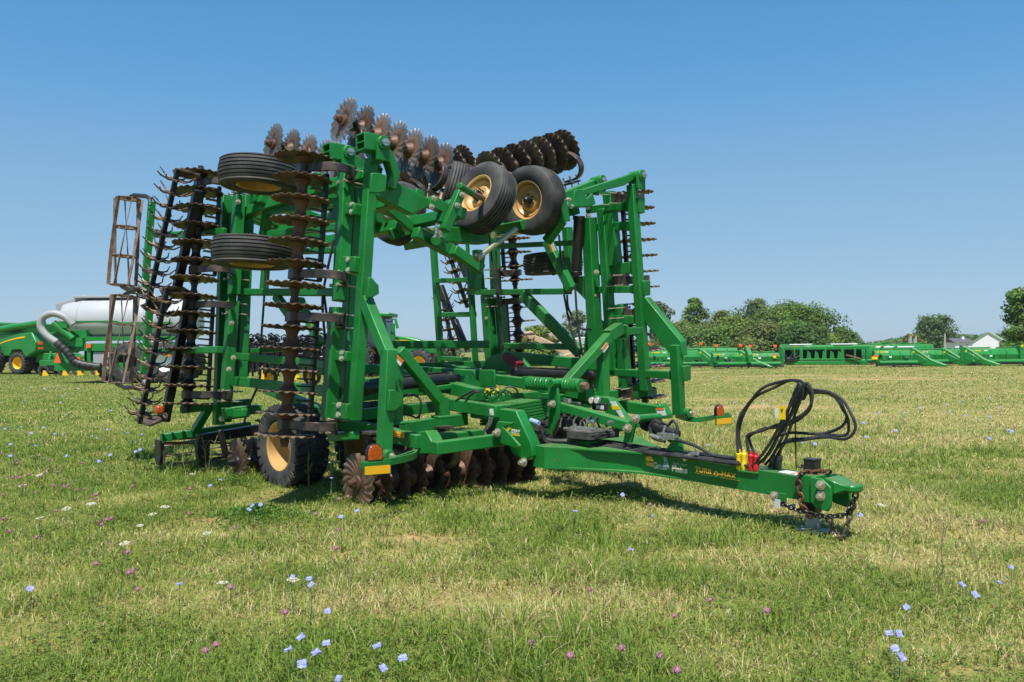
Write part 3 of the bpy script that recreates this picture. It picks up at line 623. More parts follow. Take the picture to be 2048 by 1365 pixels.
# --- tongue: curved web between wide root and slim nose
TL = [(1062, 889, 931, 4.93, 5.60), (1110, 893, 932, 4.93, 5.33)]
hit0, hit1 = PV(1524, 944, 5.47), PV(1632, 962, 5.47)
zt = lambda g: .505 - (.505 - .415) * (5.6 - g) / (5.6 - 3.25)
hw = lambda g: .105 + .53 * max(0, min(1, (g - 4.72) / .74)) ** 1.5
mb = MB(); gs = [5.62 - i * .074 for i in range(33)] 
rows = []
for i, g in enumerate(gs):
    h = .185 if g > 5.3 else .185 - .02 * (5.3 - g) / 2; z1 = zt(g); wf = hw(g); ww = wf
    rc = .055 * min(1, max(0, (5.3 - g) / .15)) * min(1, max(0, (g - 4.3) / .45)); wf, ww = wf + rc, wf; rows.append((g, z1, z1 - h, wf, ww))
for side in (-1, 1):
    top = [M3(-g, CV + side * wf, z1) for g, z1, z0, wf, ww in rows]; 
    vs = []
    for g, z1, z0, wf, ww in rows:
        for o_, z in ((wf, z1), (wf, z1 - .014), (ww, z1 - .016), (ww, z0 + .016), (wf, z0 + .014), (wf, z0)): vs.append(M3(-g, CV + side * o_, z))
    n = 6; fs = [(i * n + k, i * n + k + 1, (i + 1) * n + k + 1, (i + 1) * n + k) for i in range(len(rows) - 1) for k in range(n - 1)]
    mb.add(vs, [f[::-1] for f in fs] if side > 0 else fs)
for zi, fl in ((1, 0), (2, 1)):
    vs = []
    for r_ in rows: vs += [M3(-r_[0], CV - r_[3], r_[zi]), M3(-r_[0], CV + r_[3], r_[zi])]
    fs = [(2 * i, 2 * i + 1, 2 * i + 3, 2 * i + 2) for i in range(len(rows) - 1)]
    mb.add(vs, [f[::-1] for f in fs] if not fl else fs)
for i, fl in ((0, 0), (-1, 1)):
    g, z1, z0, wf, ww = rows[i]; mb.add([M3(-g, CV - wf, z0), M3(-g, CV + wf, z0), M3(-g, CV + wf, z1), M3(-g, CV - wf, z1)], [(0, 1, 2, 3) if fl else (3, 2, 1, 0)])
tongue = obj('tongue', mb, mG, imp, ang=30)
# nose block, clevis
mb = MB(); z = rows[-1][1]
c = M3(-3.285, CV, z - .075); mb.box(c, fD * .07, vD * .115, zD * .098)
for s in (-1, 1): mb.prism([M3(-3.25, CV + s * .125, z + .015), M3(-3.16, CV + s * .125, z + .015), M3(-3.09, CV + s * .125, z - .04), M3(-3.09, CV + s * .125, z - .17), M3(-3.12, CV + s * .125, z - .21), M3(-3.22, CV + s * .125, z - .19), M3(-3.25, CV + s * .125, z - .15)], vD * .025)
obj('hitch_block', mb, mG, imp, bevel=.008)
mb = MB(); ring = []
zc = z - .045
outl = [(-.06, -.10), (.06, -.10), (.11, -.075), (.16, -.072)] + [(.20 + .075 * math.sin(a), -.075 * math.cos(a)) for a in [i * math.pi / 10 for i in range(0, 11)]] + [(.16, .072), (.11, .075), (.06, .10), (-.06, .10)]
th = [.065 if x < .03 else (.065 - .035 * (x - .03) / .1 if x < .13 else .028) for x, y in outl]
N = len(outl); vs = []
cen = (.20, 0.0)
for s in (1, -1):
    vs += [M3(-3.13 + x * .68, CV + y, zc + s * t) for (x, y), t in zip(outl, th)]
hole = [(.19 + .03 * math.cos(a), .03 * math.sin(a)) for a in [i * 6.28318 / 16 for i in range(16)]]
mb.add(vs, [tuple(range(N)), tuple(range(N, 2 * N))[::-1]] + [(i, i + N, (i + 1) % N + N, (i + 1) % N) for i in range(N)])
cl_ = obj('hitch_clevis', mb, mG, imp, bevel=.016)
mb = MB(); mb.cyl(M3(-2.992, CV, zc + .024), M3(-2.992, CV, zc + .0295), .026, n=18); obj('pin_hole', mb, mRust, cl_)
for dz in (-.03, -.105): bolt(M3(-3.165, CV - .138, z + dz), -vD, imp, .026)
bolt(M3(-3.55, CV - .115, z - .155), -vD, imp, .024)
mb = MB(); mb.prism([M3(-3.62, CV - .10, z - .13), M3(-3.46, CV - .10, z - .13), M3(-3.46, CV - .10, z - .19), M3(-3.50, CV - .10, z - .215), M3(-3.57, CV - .10, z - .19)], vD * .02)
obj('chain_lug', mb, mG, imp, bevel=.004)
# jack stand with foot
jc = M3(-3.31, CV, 0); mb = MB(); mb.beam(jc + zD * .16, jc + zD * (z + .06), .095, .095, fD); obj('jack_tube', mb, mBk, imp, bevel=.008)
mb = MB(); mb.beam(jc + zD * .02, jc + zD * .17, .078, .078, fD); mb.box(jc + zD * .03, fD * .10, vD * .075, zD * .012); ft = obj('jack_foot', mb, mGreyP, imp, bevel=.006)
mb = MB(); mb.box(jc + zD * (z + .085), fD * .042, vD * .046, zD * .036); mb.cyl(jc + zD * (z + .07), jc + zD * (z + .07) - fD * .09, .012, n=8); mb.box(jc + zD * (z + .124), fD * .048, vD * .05, zD * .006); obj('jack_gearbox', mb, mBk, imp, bevel=.006)
# chains: every link an oval ring
def chain(pts, m, L=.055, r=.0085):
    pts = spline(pts, 12); acc = [0]
    for a, b in zip(pts, pts[1:]): acc.append(acc[-1] + (b - a).length)
    n = int(acc[-1] / (L * .72)); mb = MB()
    for i in range(n):
        t = (i + .5) * acc[-1] / n; k = max(j for j in range(len(acc)) if acc[j] <= t); k = min(k, len(pts) - 2)
        p = pts[k].lerp(pts[k + 1], (t - acc[k]) / max(1e-6, acc[k + 1] - acc[k])); d = (pts[k + 1] - pts[k]).normalized(); x = d.orthogonal().normalized(); y = d.cross(x)
        w_ = x if i % 2 else y
        mb.tube([p + d * (math.cos(a) * L * .5) + w_ * (math.sin(a) * L * .36) for a in [q * 6.28318 / 12 for q in range(12)]], r, 6, closed=True)
    return obj('safety_chain', mb, m, imp)
vn = CV - .135
chain([M3(-3.20, CV + .05, z + .04), M3(-3.26, CV - .02, z + .035), M3(-3.325, CV - .11, z + .03), M3(-3.34, vn, z - .02), M3(-3.33, vn, z - .10), M3(-3.31, vn, z - .20), M3(-3.26, vn + .02, z - .27)], mChain, .062, .0085)
chain([M3(-3.52, vn + .03, z - .19), M3(-3.43, vn, z - .21), M3(-3.30, vn, z - .235), M3(-3.18, vn, z - .245), M3(-3.08, vn, z - .235), M3(-3.03, CV - .06, z - .22), M3(-2.99, CV - .04, z - .14), M3(-2.98, CV, z - .08)], mBk, .05, .0068)
chain([M3(-3.14, vn + .05, z - .26), M3(-3.09, vn + .04, z - .35), M3(-3.04, vn + .05, z - .38), M3(-3.02, vn + .08, z - .30), M3(-3.0, CV - .02, z - .18), M3(-2.98, CV, z - .08)], mSp, .05, .0068)
obj('chain_tag', MB().box(PV(1555, 1008, 5.445), fD * .022, vD * .002, zD * .032), mTag, imp)
# tongue furniture
mb = MB()
for s in (-1, 1): mb.prism([PV(x, y, CV + s * .07) for x, y in [(1318, 920), (1352, 872), (1360, 876), (1366, 890), (1372, 925)]], vD * .022)
obj('cylinder_bracket', mb, mG, imp, bevel=.004)
cc = PV(1186, 868, 5.40); mb = MB(); mb.box(cc, fD * .14, vD * .19, zD * .034); mb.box(cc + zD * .036, fD * .13, vD * .18, zD * .004); mb.box(cc + zD * .008 + fD * .143, vD * .17, zD * .004, fD * .004)
for s in (-.1, .1): mb.box(cc + fD * .145 + vD * s, fD * .008, vD * .025, zD * .018)
obj('storage_case', mb, mPlas, imp, bevel=.007)
obj('case_bracket', MB().box(PV(1176, 888, 5.42), fD * .10, vD * .10, zD * .035), mG, imp, bevel=.004)
# hoses
def hose(pts, r=.0125, m=None, k=8, name='hydraulic_hose'): return obj(name, MB().tube(spline(pts, k), r, 8), m or mHose, imp)
for i, (dy, v_) in enumerate(((0, 5.45), (-4, 5.50), (-8, 5.56), (3, 5.42), (-6, 5.62))):
    hose([PV(1082, 868 + dy, 5.1), PV(1096, 884 + dy * .6, 5.15), PV(1150, 889 + dy, 5.3), PV(1215, 891 + dy, v_), PV(1290, 903 + dy, v_), PV(1370, 912 + dy, v_), PV(1440, 921 + dy, v_), PV(1478, 926 + dy, v_)], .014)
LOOPS = [
 [(1478, 915), (1474, 880), (1478, 838), (1495, 805), (1530, 778), (1565, 765), (1595, 758), (1602, 768), (1596, 790), (1575, 830), (1545, 880), (1520, 915), (1500, 932), (1460, 922)],
 [(1486, 915), (1478, 872), (1485, 835), (1512, 800), (1545, 775), (1580, 762), (1600, 764), (1600, 785), (1582, 830), (1555, 880), (1528, 918), (1490, 934), (1450, 926)],
 [(1499, 910), (1494, 885), (1496, 870), (1520, 862), (1550, 852), (1585, 840), (1610, 818), (1622, 790), (1615, 772), (1603, 772), (1590, 800), (1570, 840), (1550, 885), (1525, 925)],
 [(1509, 910), (1500, 884), (1500, 872), (1530, 860), (1560, 850), (1595, 838), (1616, 812), (1620, 782), (1608, 770), (1596, 782), (1580, 820), (1560, 866), (1540, 905), (1515, 930)],
 [(1541, 925), (1552, 900), (1570, 886), (1600, 880), (1650, 878), (1690, 875), (1708, 855), (1702, 830), (1680, 800), (1655, 784), (1625, 780), (1605, 776)],
 [(1556, 925), (1562, 898), (1580, 880), (1610, 874), (1655, 872), (1688, 868), (1700, 848), (1694, 822), (1670, 796), (1645, 786), (1615, 786), (1598, 790)],
 [(1548, 880), (1556, 872), (1585, 866), (1640, 864), (1680, 856), (1693, 838), (1690, 815), (1670, 795), (1640, 782), (1612, 780)],
 [(1602, 780), (1594, 800), (1580, 835), (1562, 880), (1545, 912), (1530, 930)], [(1606, 782), (1600, 802), (1588, 835), (1572, 878), (1552, 915), (1536, 934)]]
for i, lp in enumerate(LOOPS): hose([PV(x + (rng.uniform(-5, 5) if 2 < j < len(lp) - 3 else 0), y + (rng.uniform(-4, 4) if 2 < j < len(lp) - 3 else 0), 5.48 + .034 * i) for j, (x, y) in enumerate(lp)], .0112)
obj('hose_wrap', MB().cyl(PV(1597, 795, 5.6), PV(1608, 770, 5.6), .05, n=14), mHose, imp)
for x, y, m_ in ((1478, 922, mYtag), (1488, 923, mYtag), (1502, 926, mRed), (1512, 928, mRed)):
    c = PV(x, y, 5.49); obj('hose_grip', MB().lathe([(0, -.075), (.017, -.075), (.023, -.06), (.024, -.02), (.019, .0), (.023, .03), (.024, .055), (.014, .065), (.012, .085), (0, .085)], frame(c, zD), 14), m_, imp)
    obj('coupler_tip', MB().cyl(c - zD * .13, c - zD * .07, .012, n=10), mSilver, imp)
for x, y in ((1545, 925), (1557, 926)): obj('hose_boot', MB().cyl(PV(x - 2, y + 14, 5.62), PV(x + 3, y - 14, 5.62), .026, .022, 12), mHose, imp)
obj('coupler_rack', MB().box(PV(1500, 943, 5.52), fD * .11, vD * .06, zD * .006), mG, imp, bevel=.002)
obj('hose_stand', MB().cyl(PV(1592, 934, 5.62), PV(1590, 798, 5.62), .0055, n=8).cyl(PV(1592, 934, 5.62), PV(1616, 938, 5.6), .0055, n=8), mBk, imp)
obj('warning_tag', MB().box(PV(1564, 826, 5.46), fD * .028, vD * .0015, zD * .048), mYtag, imp, label='yellow plastic tag tied to hoses')
text('tag_mark', 'v', frame(PV(1561, 824, 5.455), -vD, fD), .05, mDark, imp)
obj('paper_tag', MB().box(PV(1554, 826, 5.5), fD * .016, vD * .001, zD * .035), mWhite, imp)
# small hoses in the frame
for pts in ([(838, 838), (842, 806), (832, 792), (812, 790), (802, 800)], [(805, 828), (822, 832), (832, 836), (838, 832)], [(912, 802), (930, 790), (950, 780)], [(931, 804), (940, 792), (952, 784), (960, 785)], [(724, 822), (745, 820), (760, 826)]): hose([PV(x, y, 4.6) for x, y in pts], .011)
for P_, o, pts in ((PB, -.3, [(1128, 590), (1140, 650), (1160, 715), (1192, 790)]), (PB, -.35, [(1150, 570), (1155, 640), (1166, 715), (1188, 780)]), (PB, -.3, [(1134, 590), (1138, 620), (1160, 655), (1182, 660)]), (PB, -.4, [(992, 500), (994, 560), (1000, 630), (1006, 700)]), (PB, -.4, [(978, 470), (984, 520), (994, 590), (1002, 650), (1004, 702)]), (PB, -.38, [(1118, 470), (1122, 520), (1130, 590)]),
                   (PA, -.1, [(530, 480), (529, 580), (521, 700), (520, 755), (508, 790), (494, 820), (488, 850)]), (PA, -.08, [(668, 480), (655, 540), (645, 600), (650, 680)]), (PA, -.1, [(648, 590), (652, 620), (657, 660), (652, 700)])):
    hose([P_(x, y, o) for x, y in pts], .013)
for k in range(7):
    x, y = 940 + k * 11, 784 + rng.uniform(-6, 6); hose([PV(x, y, 5.15), PV(x + 12, y - 7, 5.2), PV(x + 26, y - 2, 5.25), PV(x + 30, y + 8, 5.3)], .009)
for k in range(6):
    x, y = 1120 + k * 13, 846 + rng.uniform(-8, 8); hose([PV(x, y + 14, 5.4), PV(x + 4, y - 4, 5.45), PV(x + 18, y - 12, 5.55), PV(x + 34, y - 4, 5.6), PV(x + 42, y + 12, 5.6)], .010)
for k in range(5): obj('yellow_hose_band', MB().cyl(PV(955 + k * 9, 781 + k % 2 * 4, 5.14), PV(960 + k * 9, 780 + k % 2 * 4, 5.14), .014, n=10), mYtag, imp)
for k in range(9):
    x, y = rng.uniform(1125, 1240), rng.uniform(838, 878); obj('hose_fitting', MB().cyl(PV(x, y, 5.42), PV(x + 9, y + rng.uniform(-3, 3), 5.42), .014, n=8), mSilver, imp)
# fittings, valve, gauges
mb = MB()
for x, y, s in ((962, 782, .03), (975, 783, .025), (988, 780, .022), (1155, 862, .04), (1170, 860, .025), (1135, 802, .02)): obj('valve_block', MB().box(PV(x, y, 5.35), fD * s * 1.6, vD * s, zD * s), mSilver, imp, bevel=.003)
for a_, b_, v1, v2, r_ in (((950, 786), (1000, 782), 5.3, 5.3, .02), ((1150, 848), (1150, 872), 5.3, 5.3, .012), ((1128, 858), (1190, 860), 5.3, 5.3, .014), ((1120, 803), (1160, 808), 5.8, 5.8, .016), ((1326, 866), (1330, 852), 5.5, 5.5, .011), ((1368, 918), (1394, 906), 5.44, 5.44, .024), ((1300, 871), (1320, 878), 5.45, 5.45, .016)):
    obj('hose_fitting', MB().cyl(PV(*a_, v1), PV(*b_, v2), r_, n=12), mSilver, imp)
obj('valve_block', MB().box(PV(1335, 873, 5.48), fD * .09, vD * .03, zD * .025), mSilver, imp, bevel=.003)
mb = MB(); mb.box(PV(1200, 814, 5.9), fD * .09, vD * .02, zD * .035); obj('valve_block', mb, mBk, imp, bevel=.004)
obj('valve_label', MB().box(PV(1200, 815, 5.876), fD * .05, vD * .002, zD * .018), mWhite, imp)
for x in (1186, 1197):
    c = PV(x, 801, 5.86); o = obj('pressure_gauge', MB().cyl(c, c - vD * .03, .034, n=24), mSilver, imp, bevel=.003); obj('gauge_face', MB().cyl(c - vD * .0305, c - vD * .032, .028, n=24), mCream, o)
for pts in ([(1322, 848), (1308, 842), (1300, 856), (1306, 876), (1330, 884)], [(1336, 852), (1346, 842), (1354, 852), (1354, 870)], [(1106, 868), (1118, 842), (1128, 832)]): hose([PV(x, y, 5.46) for x, y in pts], .013)
hose([PV(1352, 880, 5.47), PV(1390, 892, 5.47), PV(1430, 912, 5.47), PV(1476, 918, 5.49)], .0135)
obj('blue_hose_cap', MB().cyl(PV(1062, 841, 5.02), PV(1078, 847, 5.02), .022, n=14), mat('pale_blue_cap', (.3, .42, .66), .5), imp)
# lamps, brackets, reflectors
def lamp(base, br, strip, sc_):
    mb = MB(); mb.ribbon(spline(br, 8), zD, .055, .02); o = obj('lamp_bracket', mb, mG, imp, bevel=.004)
    c = V3(base); X = (vD * .9 + fD * .43).normalized() if False else fD.cross(zD) * -1
    X = vD; N_ = fD
    a = [c + X * (.062 * math.cos(t)) + zD * (.055 + .062 * math.sin(t)) for t in [i * math.pi / 14 for i in range(15)]]
    pts = [c + X * .062, *a, c - X * .062]
    h = obj('marker_lamp', MB().prism([c + X * .07 - zD * .006] + [c + X * (.07 * math.cos(t)) + zD * (.055 + .07 * math.sin(t)) for t in [i * math.pi / 14 for i in range(15)]] + [c - X * .07 - zD * .006], N_ * .035), mBk, imp, bevel=.003)
    obj('lens', MB().prism([p + N_ * .018 for p in pts], N_ * .016), mLens, h, bevel=.004)
    s0, s1 = strip; d_ = (s1 - s0)
    pl = obj('reflector_plate', MB().box((s0 + s1) / 2, d_ / 2 * 1.04, N_ * .006, zD * .05), mG, imp, bevel=.002)
    obj('reflector_tape', MB().box((s0 + s1) / 2 - zD * .012 + N_ * .0075, d_ / 2 * .97, N_ * .0015, zD * .032), mReflY, pl)
zb = .475; gl = 5.73
lamp(PF(748, 920, 5.72), [PZ(786, 918, zb), PZ(800, 917, zb), PZ(822, 909, zb), PZ(832, 906, zb), PZ(826, 913, zb), PZ(790, 922, zb), PZ(760, 927, zb), PZ(722, 931, zb)], (PF(728, 939, 5.70), PF(780, 935, 5.70)), 1)
zb = .575
lamp(PF(1438, 832, 5.72), [PZ(1352, 831, zb), PZ(1366, 836, zb), PZ(1382, 839, zb), PZ(1405, 839, zb), PZ(1432, 834, zb), PZ(1458, 830, zb)], (PF(1432, 842, 5.70), PF(1462, 839, 5.70)), 1)
for P_, x, y in ((PF, 780, 912), (PF, 1378, 826)):
    c = P_(x, y, 5.84); mb = MB(); mb.cyl(c - vD * .02 - fD * .03, c - vD * .02 + fD * .03, .05, n=18); obj('bracket_hinge', mb, mG, imp, bevel=.004); bolt(c + fD * .03, fD, imp, .02)
# rear lamp on the near wing
c = PA(317, 820, .7); mb = MB(); mb.box(c, fD * .07, nA * .04, zD * .045); obj('marker_lamp', mb, mLens, imp, bevel=.02)
# bolts on the wings
for x, y, o in [(704, 410, .09), (704, 424, .09), (698, 520, .09), (698, 541, .09), (684, 706, .09), (684, 717, .09), (679, 811, .09), (678, 830, .09), (476, 404, .1), (463, 646, .1), (467, 716, .1), (458, 739, .1), (443, 838, .12)]: bolt(PA(x, y, o), fD * .7 + nA * .7, imp, .022)
for x, y, o in [(1176, 415, -.06), (1177, 432, -.06), (1188, 571, -.06), (1190, 591, -.06), (1193, 545, -.1), (1239, 666, -.2), (974, 637, -.1), (1250, 655, -.06), (1250, 674, -.06)]: bolt(PB(x, y, o), fD * .6 - nB * .8, imp, .024)
for x, y, g in ((868, 397, 6.39), (863, 414, 6.39), (924, 390, 6.39), (914, 411, 6.39), (1137, 400, 6.37), (1142, 413, 6.37)): bolt(PF(x, y, g), fD, imp, .02)
# --- spiked reels and rolling baskets at the rear
def star(c, ax, r, mb, spin):
    M = frame(c, ax, fD, spin)
    mb.lathe([(.0, -.006), (.085, -.006), (.085, .006), (0, .006)], M, 12)
    for k in range(8):
        a = k * 6.28318 / 8; e = V3((math.cos(a), math.sin(a), 0)); t = V3((-math.sin(a), math.cos(a), 0)); up = -.055 - .02 * (k % 2)
        mb.tube([M @ (e * .06), M @ (e * .11 + t * .012), M @ (e * (r - .05) + t * .02 + V3((0, 0, up * .25))), M @ (e * r - t * .01 + V3((0, 0, up)))], [.011, .010, .009, .006], 6)
def reel(p0, p1, n, r, arm=None):
    p0, p1 = V3(p0), V3(p1); d = (p1 - p0); mb = MB()
    sh = MB().beam(p0 - d * .03, p1 + d * .03, .05, .05, fD); o = obj('spiked_reel', sh, mBk, imp, bevel=.006)
    for i in range(n): star(p0 + d * ((i + .5) / n), d, r, mb, i * .39 + rng.uniform(-.1, .1))
    obj('spike_star', mb, mSpike, o); return o
reel(PA(354, 346, .80), PA(296, 608, .80), 10, .20); reel(PA(332, 588, .76), PA(281, 840, .76), 10, .20)
reel(PB(893, 494, .45), PB(934, 612, .45), 6, .17); reel(PB(884, 590, .5), PB(912, 730, .5), 7, .17)
def sq(P, x0, y0, x1, y1, o, m, s=.09, name='reel_tube', par=None): return obj(name, MB().beam(P(x0, y0, o), P(x1, y1, o), s, s, fD), m, imp, bevel=.006)
sq(PA, 396, 380, 350, 596, .55, mBk); sq(PA, 378, 596, 330, 842, .5, mBk)
sq(PB, 908, 490, 940, 566, .25, mBk, .085); sq(PB, 882, 572, 926, 692, .3, mBk, .07); sq(PB, 910, 640, 935, 700, .28, mBk, .07)
def arm(P, pts, o, w_, m=mSp): return obj('reel_arm', MB().ribbon(spline([P(x, y, oo) for x, y, oo in pts], 6), fD.cross(zD), .10, .022), m, imp)
mb = MB(); mb.prism([PA(x, y, o) for x, y, o in [(268, 840, .78), (300, 852, .74), (335, 838, .52), (338, 824, .5), (318, 832, .6), (285, 836, .76)]], zD * .03); obj('reel_arm', mb, mSp, imp, bevel=.006)
mb = MB(); mb.prism([PA(x, y, o) for x, y, o in [(320, 580, .78), (334, 574, .78), (366, 575, .55), (384, 586, .45), (372, 589, .5), (330, 590, .78)]], zD * .025); obj('reel_arm', mb, mSpike, imp, bevel=.006)
mb = MB(); mb.prism([PA(x, y, o) for x, y, o in [(345, 342, .8), (358, 338, .8), (400, 350, .55), (404, 362, .5), (350, 350, .8)]], zD * .025); obj('reel_arm', mb, mSpike, imp, bevel=.006)
mb = MB(); mb.prism([PA(x, y, o) for x, y, o in [(280, 612, .8), (292, 620, .8), (335, 618, .55), (345, 606, .5), (296, 606, .8)]], zD * .025); obj('reel_arm', mb, mSp, imp, bevel=.006)
def basket(p0, p1, r, n=6, rings=4):
    p0, p1 = V3(p0), V3(p1); d = (p1 - p0).normalized(); x = (fD - d * fD.dot(d)).normalized(); y = d.cross(x)
    mb = MB(); L = (p1 - p0).length
    for k in range(rings):
        c = p0 + d * (L * k / (rings - 1)); mb.lathe([(r * .62, -.004), (r * .97, -.004), (r * .97, .004), (r * .62, .004)], frame(c, d, fD), 6 if False else 18, closed=True)
        for a in range(3): e = (x * math.cos(a * 1.047) + y * math.sin(a * 1.047)); mb.beam(c - e * r * .65, c + e * r * .65, .03, .006, d)
    o = obj('rolling_basket', mb, mBask, imp); bars = MB()
    for k in range(n):
        pts = []
        for i in range(9):
            a = 6.28318 * k / n + .85 * i / 8; pts.append(p0 + d * (L * i / 8) + (x * math.cos(a) + y * math.sin(a)) * r)
        vs = []
        for i, q in enumerate(pts):
            a = 6.28318 * k / n + .85 * i / 8; e = x * math.cos(a) + y * math.sin(a); t = d.cross(e)
            vs += [q + e * .022 - t * .004, q + e * .022 + t * .004, q - e * .022 + t * .004, q - e * .022 - t * .004]
        bars.add(vs, [(i * 4 + j, i * 4 + (j + 1) % 4, i * 4 + 4 + (j + 1) % 4, i * 4 + 4 + j) for i in range(8) for j in range(4)] + [(3, 2, 1, 0), (32, 33, 34, 35)])
    obj('basket_bar', bars, mBask, o); return o
basket(PA(257, 398, .72), PA(244, 571, .72), .155); basket(PA(250, 592, .72), PA(234, 765, .72), .155)
sq(PA, 304, 404, 289, 585, .62, mG, .075, 'basket_frame'); sq(PA, 302, 590, 286, 760, .62, mG, .075, 'basket_frame')
sq(PA, 300, 703, 440, 700, .45, mG, .07, 'basket_frame'); sq(PA, 300, 470, 372, 470, .45, mG, .07, 'basket_frame')
for tp in ([PA(258, 396, .72), PA(268, 391, .7), PA(292, 393, .66), PA(300, 398, .64), PA(301, 412, .64)], [PA(244, 574, .72), PA(256, 580, .7), PA(285, 578, .66), PA(294, 584, .62)], [PA(249, 590, .72), PA(260, 584, .7), PA(288, 586, .62)], [PA(233, 768, .72), PA(250, 776, .7), PA(285, 774, .66), PA(288, 758, .62)]):
    obj('basket_arm', MB().tube(tp, .028, 6), mBk, imp, bevel=.004)
# rear of the centre section near the ground
mb = MB(); mb.beam(PF(322, 876, 10.2), PF(500, 851, 10.2), .09, .09, fD); mb.beam(PF(362, 820, 9.7), PF(500, 805, 9.7), .085, .085, fD); mb.beam(PF(390, 862, 10.0), PF(418, 815, 9.75), .10, .08, fD)
mb.beam(PF(446, 826, 9.2), PF(520, 818, 9.2), .12, .1, fD)
obj('rear_bar', mb, mG, imp, bevel=BV)
mb = MB(); mb.beam(PF(394, 880, 9.6), PF(520, 858, 9.6), .11, .11, fD); mb.prism([PF(x, y, 9.55) for x, y in [(391, 884), (418, 880), (416, 915), (408, 935), (396, 930), (392, 905)]], fD * .10); mb.beam(PF(440, 860, 9.2), PF(452, 910, 9.2), .06, .06, fD)
obj('coulter_bar', mb, mBk, imp, bevel=.01)
q0 = PF(322, 907, 10.35); basket(q0, q0 + vD * 1.5, .16, 7, 4)
mb = MB(); mb.prism([q0 + fD * a + zD * b - vD * .03 for a, b in ((-.1, .16), (.1, .16), (.12, 0), (.06, -.13), (-.06, -.13), (-.12, 0))], vD * .02); obj('basket_end_plate', mb, mBk, imp)
# ------------------------------------------------------------------ decals
def decal(name, pts, m, ext, par=imp, label=None): return obj(name, MB().prism(pts, ext), m, par, label=label)
decal('reflector_tape', [PV(x, y, 4.154) for x, y in [(783, 861), (809, 866), (809, 877.5), (783, 872)]], mReflY, vD * .004)
for k in (0, 1): decal('tape_line', [PV(x, y + k * 4, 4.15) for x, y in [(783, 864.4), (809, 869.6), (809, 870.6), (783, 865.4)]], mGold, vD * .003)
def warn(P, c, q):
    t, m_, b = q
    n_ = (P(*t[1], c) - P(*t[0], c)).cross(P(*t[2], c) - P(*t[0], c)).normalized()
    if n_.dot(EYE - P(*t[0], c)) < 0: n_ = -n_
    decal('warning_label', [P(x, y, c) + n_ * .003 for x, y in m_], mWhite, n_ * .003); decal('warning_band', [P(x, y, c) + n_ * .006 for x, y in t], mOrange, n_ * .003)
fA = 6.2 - .06; warn(PF, fA, ([(791, 708), (795, 710), (807, 722), (804, 727), (791.5, 714)], [(791, 708), (795, 710), (807.5, 722), (800, 733), (792.5, 723)], 0))
fB = 6.1 - .056; warn(PF, fB, ([(1213, 685), (1216, 687), (1206, 702), (1202, 699)], [(1213, 685), (1217, 693), (1207, 706), (1202, 699)], 0))
warn(PV, 6.96 - .067, ([(1312, 817), (1328, 816), (1329, 820), (1313, 821)], [(1312, 817), (1328, 816), (1333, 831), (1316, 833)], 0))
warn(PB, -.42, ([(1098, 489), (1101, 487), (1107, 504), (1104, 505)], [(1098, 489), (1106, 486), (1112, 501), (1104, 505)], 0))
decal('frame_decal', [PV(x, y, 6.198) for x, y in [(1219, 803), (1230, 803), (1248, 834), (1242, 836)]], mWhite, vD * .004)
decal('decal_band', [PV(x, y, 6.195) for x, y in [(1222, 812), (1236, 812), (1240, 819), (1226, 820)]], mYtag, vD * .004)
decal('decal_band', [PV(x, y, 6.195) for x, y in [(1241, 833), (1248, 834), (1249, 838), (1243, 838)]], mYtag, vD * .004)
def dirs(P, c, p0, p1):
    a, b = P(*p0, c), P(*p1, c); x = (b - a).normalized(); return a, x
def vtext(name, s, p0, p1, v, size, m, **k):
    a, b = PV(*p0, v), PV(*p1, v); x = (b - a).normalized(); n_ = -vD; y = n_.cross(x)
    M = Matrix((x, y, n_)).transposed().to_4x4(); M.translation = a
    return text(name, s, M, size, m, imp, ext=.0008, **k)
# hitch scale arc and its numbers
arc = [(979, 829), (986, 829), (985, 842), (982, 850), (976, 858), (969, 864), (964, 862), (972, 852), (977, 842)]
decal('depth_scale', [PV(x, y, 4.80) for x, y in arc], mSilver, vD * .004)
decal('scale_plate', [PV(x, y, 4.80) for x, y in [(976, 816), (990, 816), (991, 834), (977, 834)]], mG, vD * .005)
decal('scale_window', [PV(x, y, 4.795) for x, y in [(979, 818), (986, 818), (987, 831), (980, 831)]], mWhite, vD * .004)
for s, x, y in (('0', 980.8, 830), ('1', 981, 838), ('2', 980, 843.5), ('3', 977.5, 849), ('4', 974.5, 854), ('5', 971.5, 858.5), ('6', 968, 862.5)): vtext('scale_number', s, (x, y), (x + 4, y + .8), 4.792, .026, mDark)
# dealer sticker
vt = 4.842
decal('dealer_mark', [PV(x, y, vt) for x, y in [(1013, 857), (1018, 853), (1022, 857), (1016, 863)]], mYtag, vD * .003)
obj('dealer_mark', MB().tube([PV(x, y, vt) for x, y in [(1014.5, 865), (1018, 869), (1022, 864)]], .0025, 5), mWhite, imp)
vtext('dealer_lettering', 'FINDLAY', (1022.5, 863), (1042, 865.6), vt, .030, mWhite, off=.0009)
vtext('dealer_lettering', 'IMPLEMENT CO.', (1023, 867), (1040, 869.4), vt, .0145, mWhite)
vtext('dealer_lettering', '419-424-0471', (1023, 871), (1042, 873.4), vt, .0205, mYtag, off=.0008)
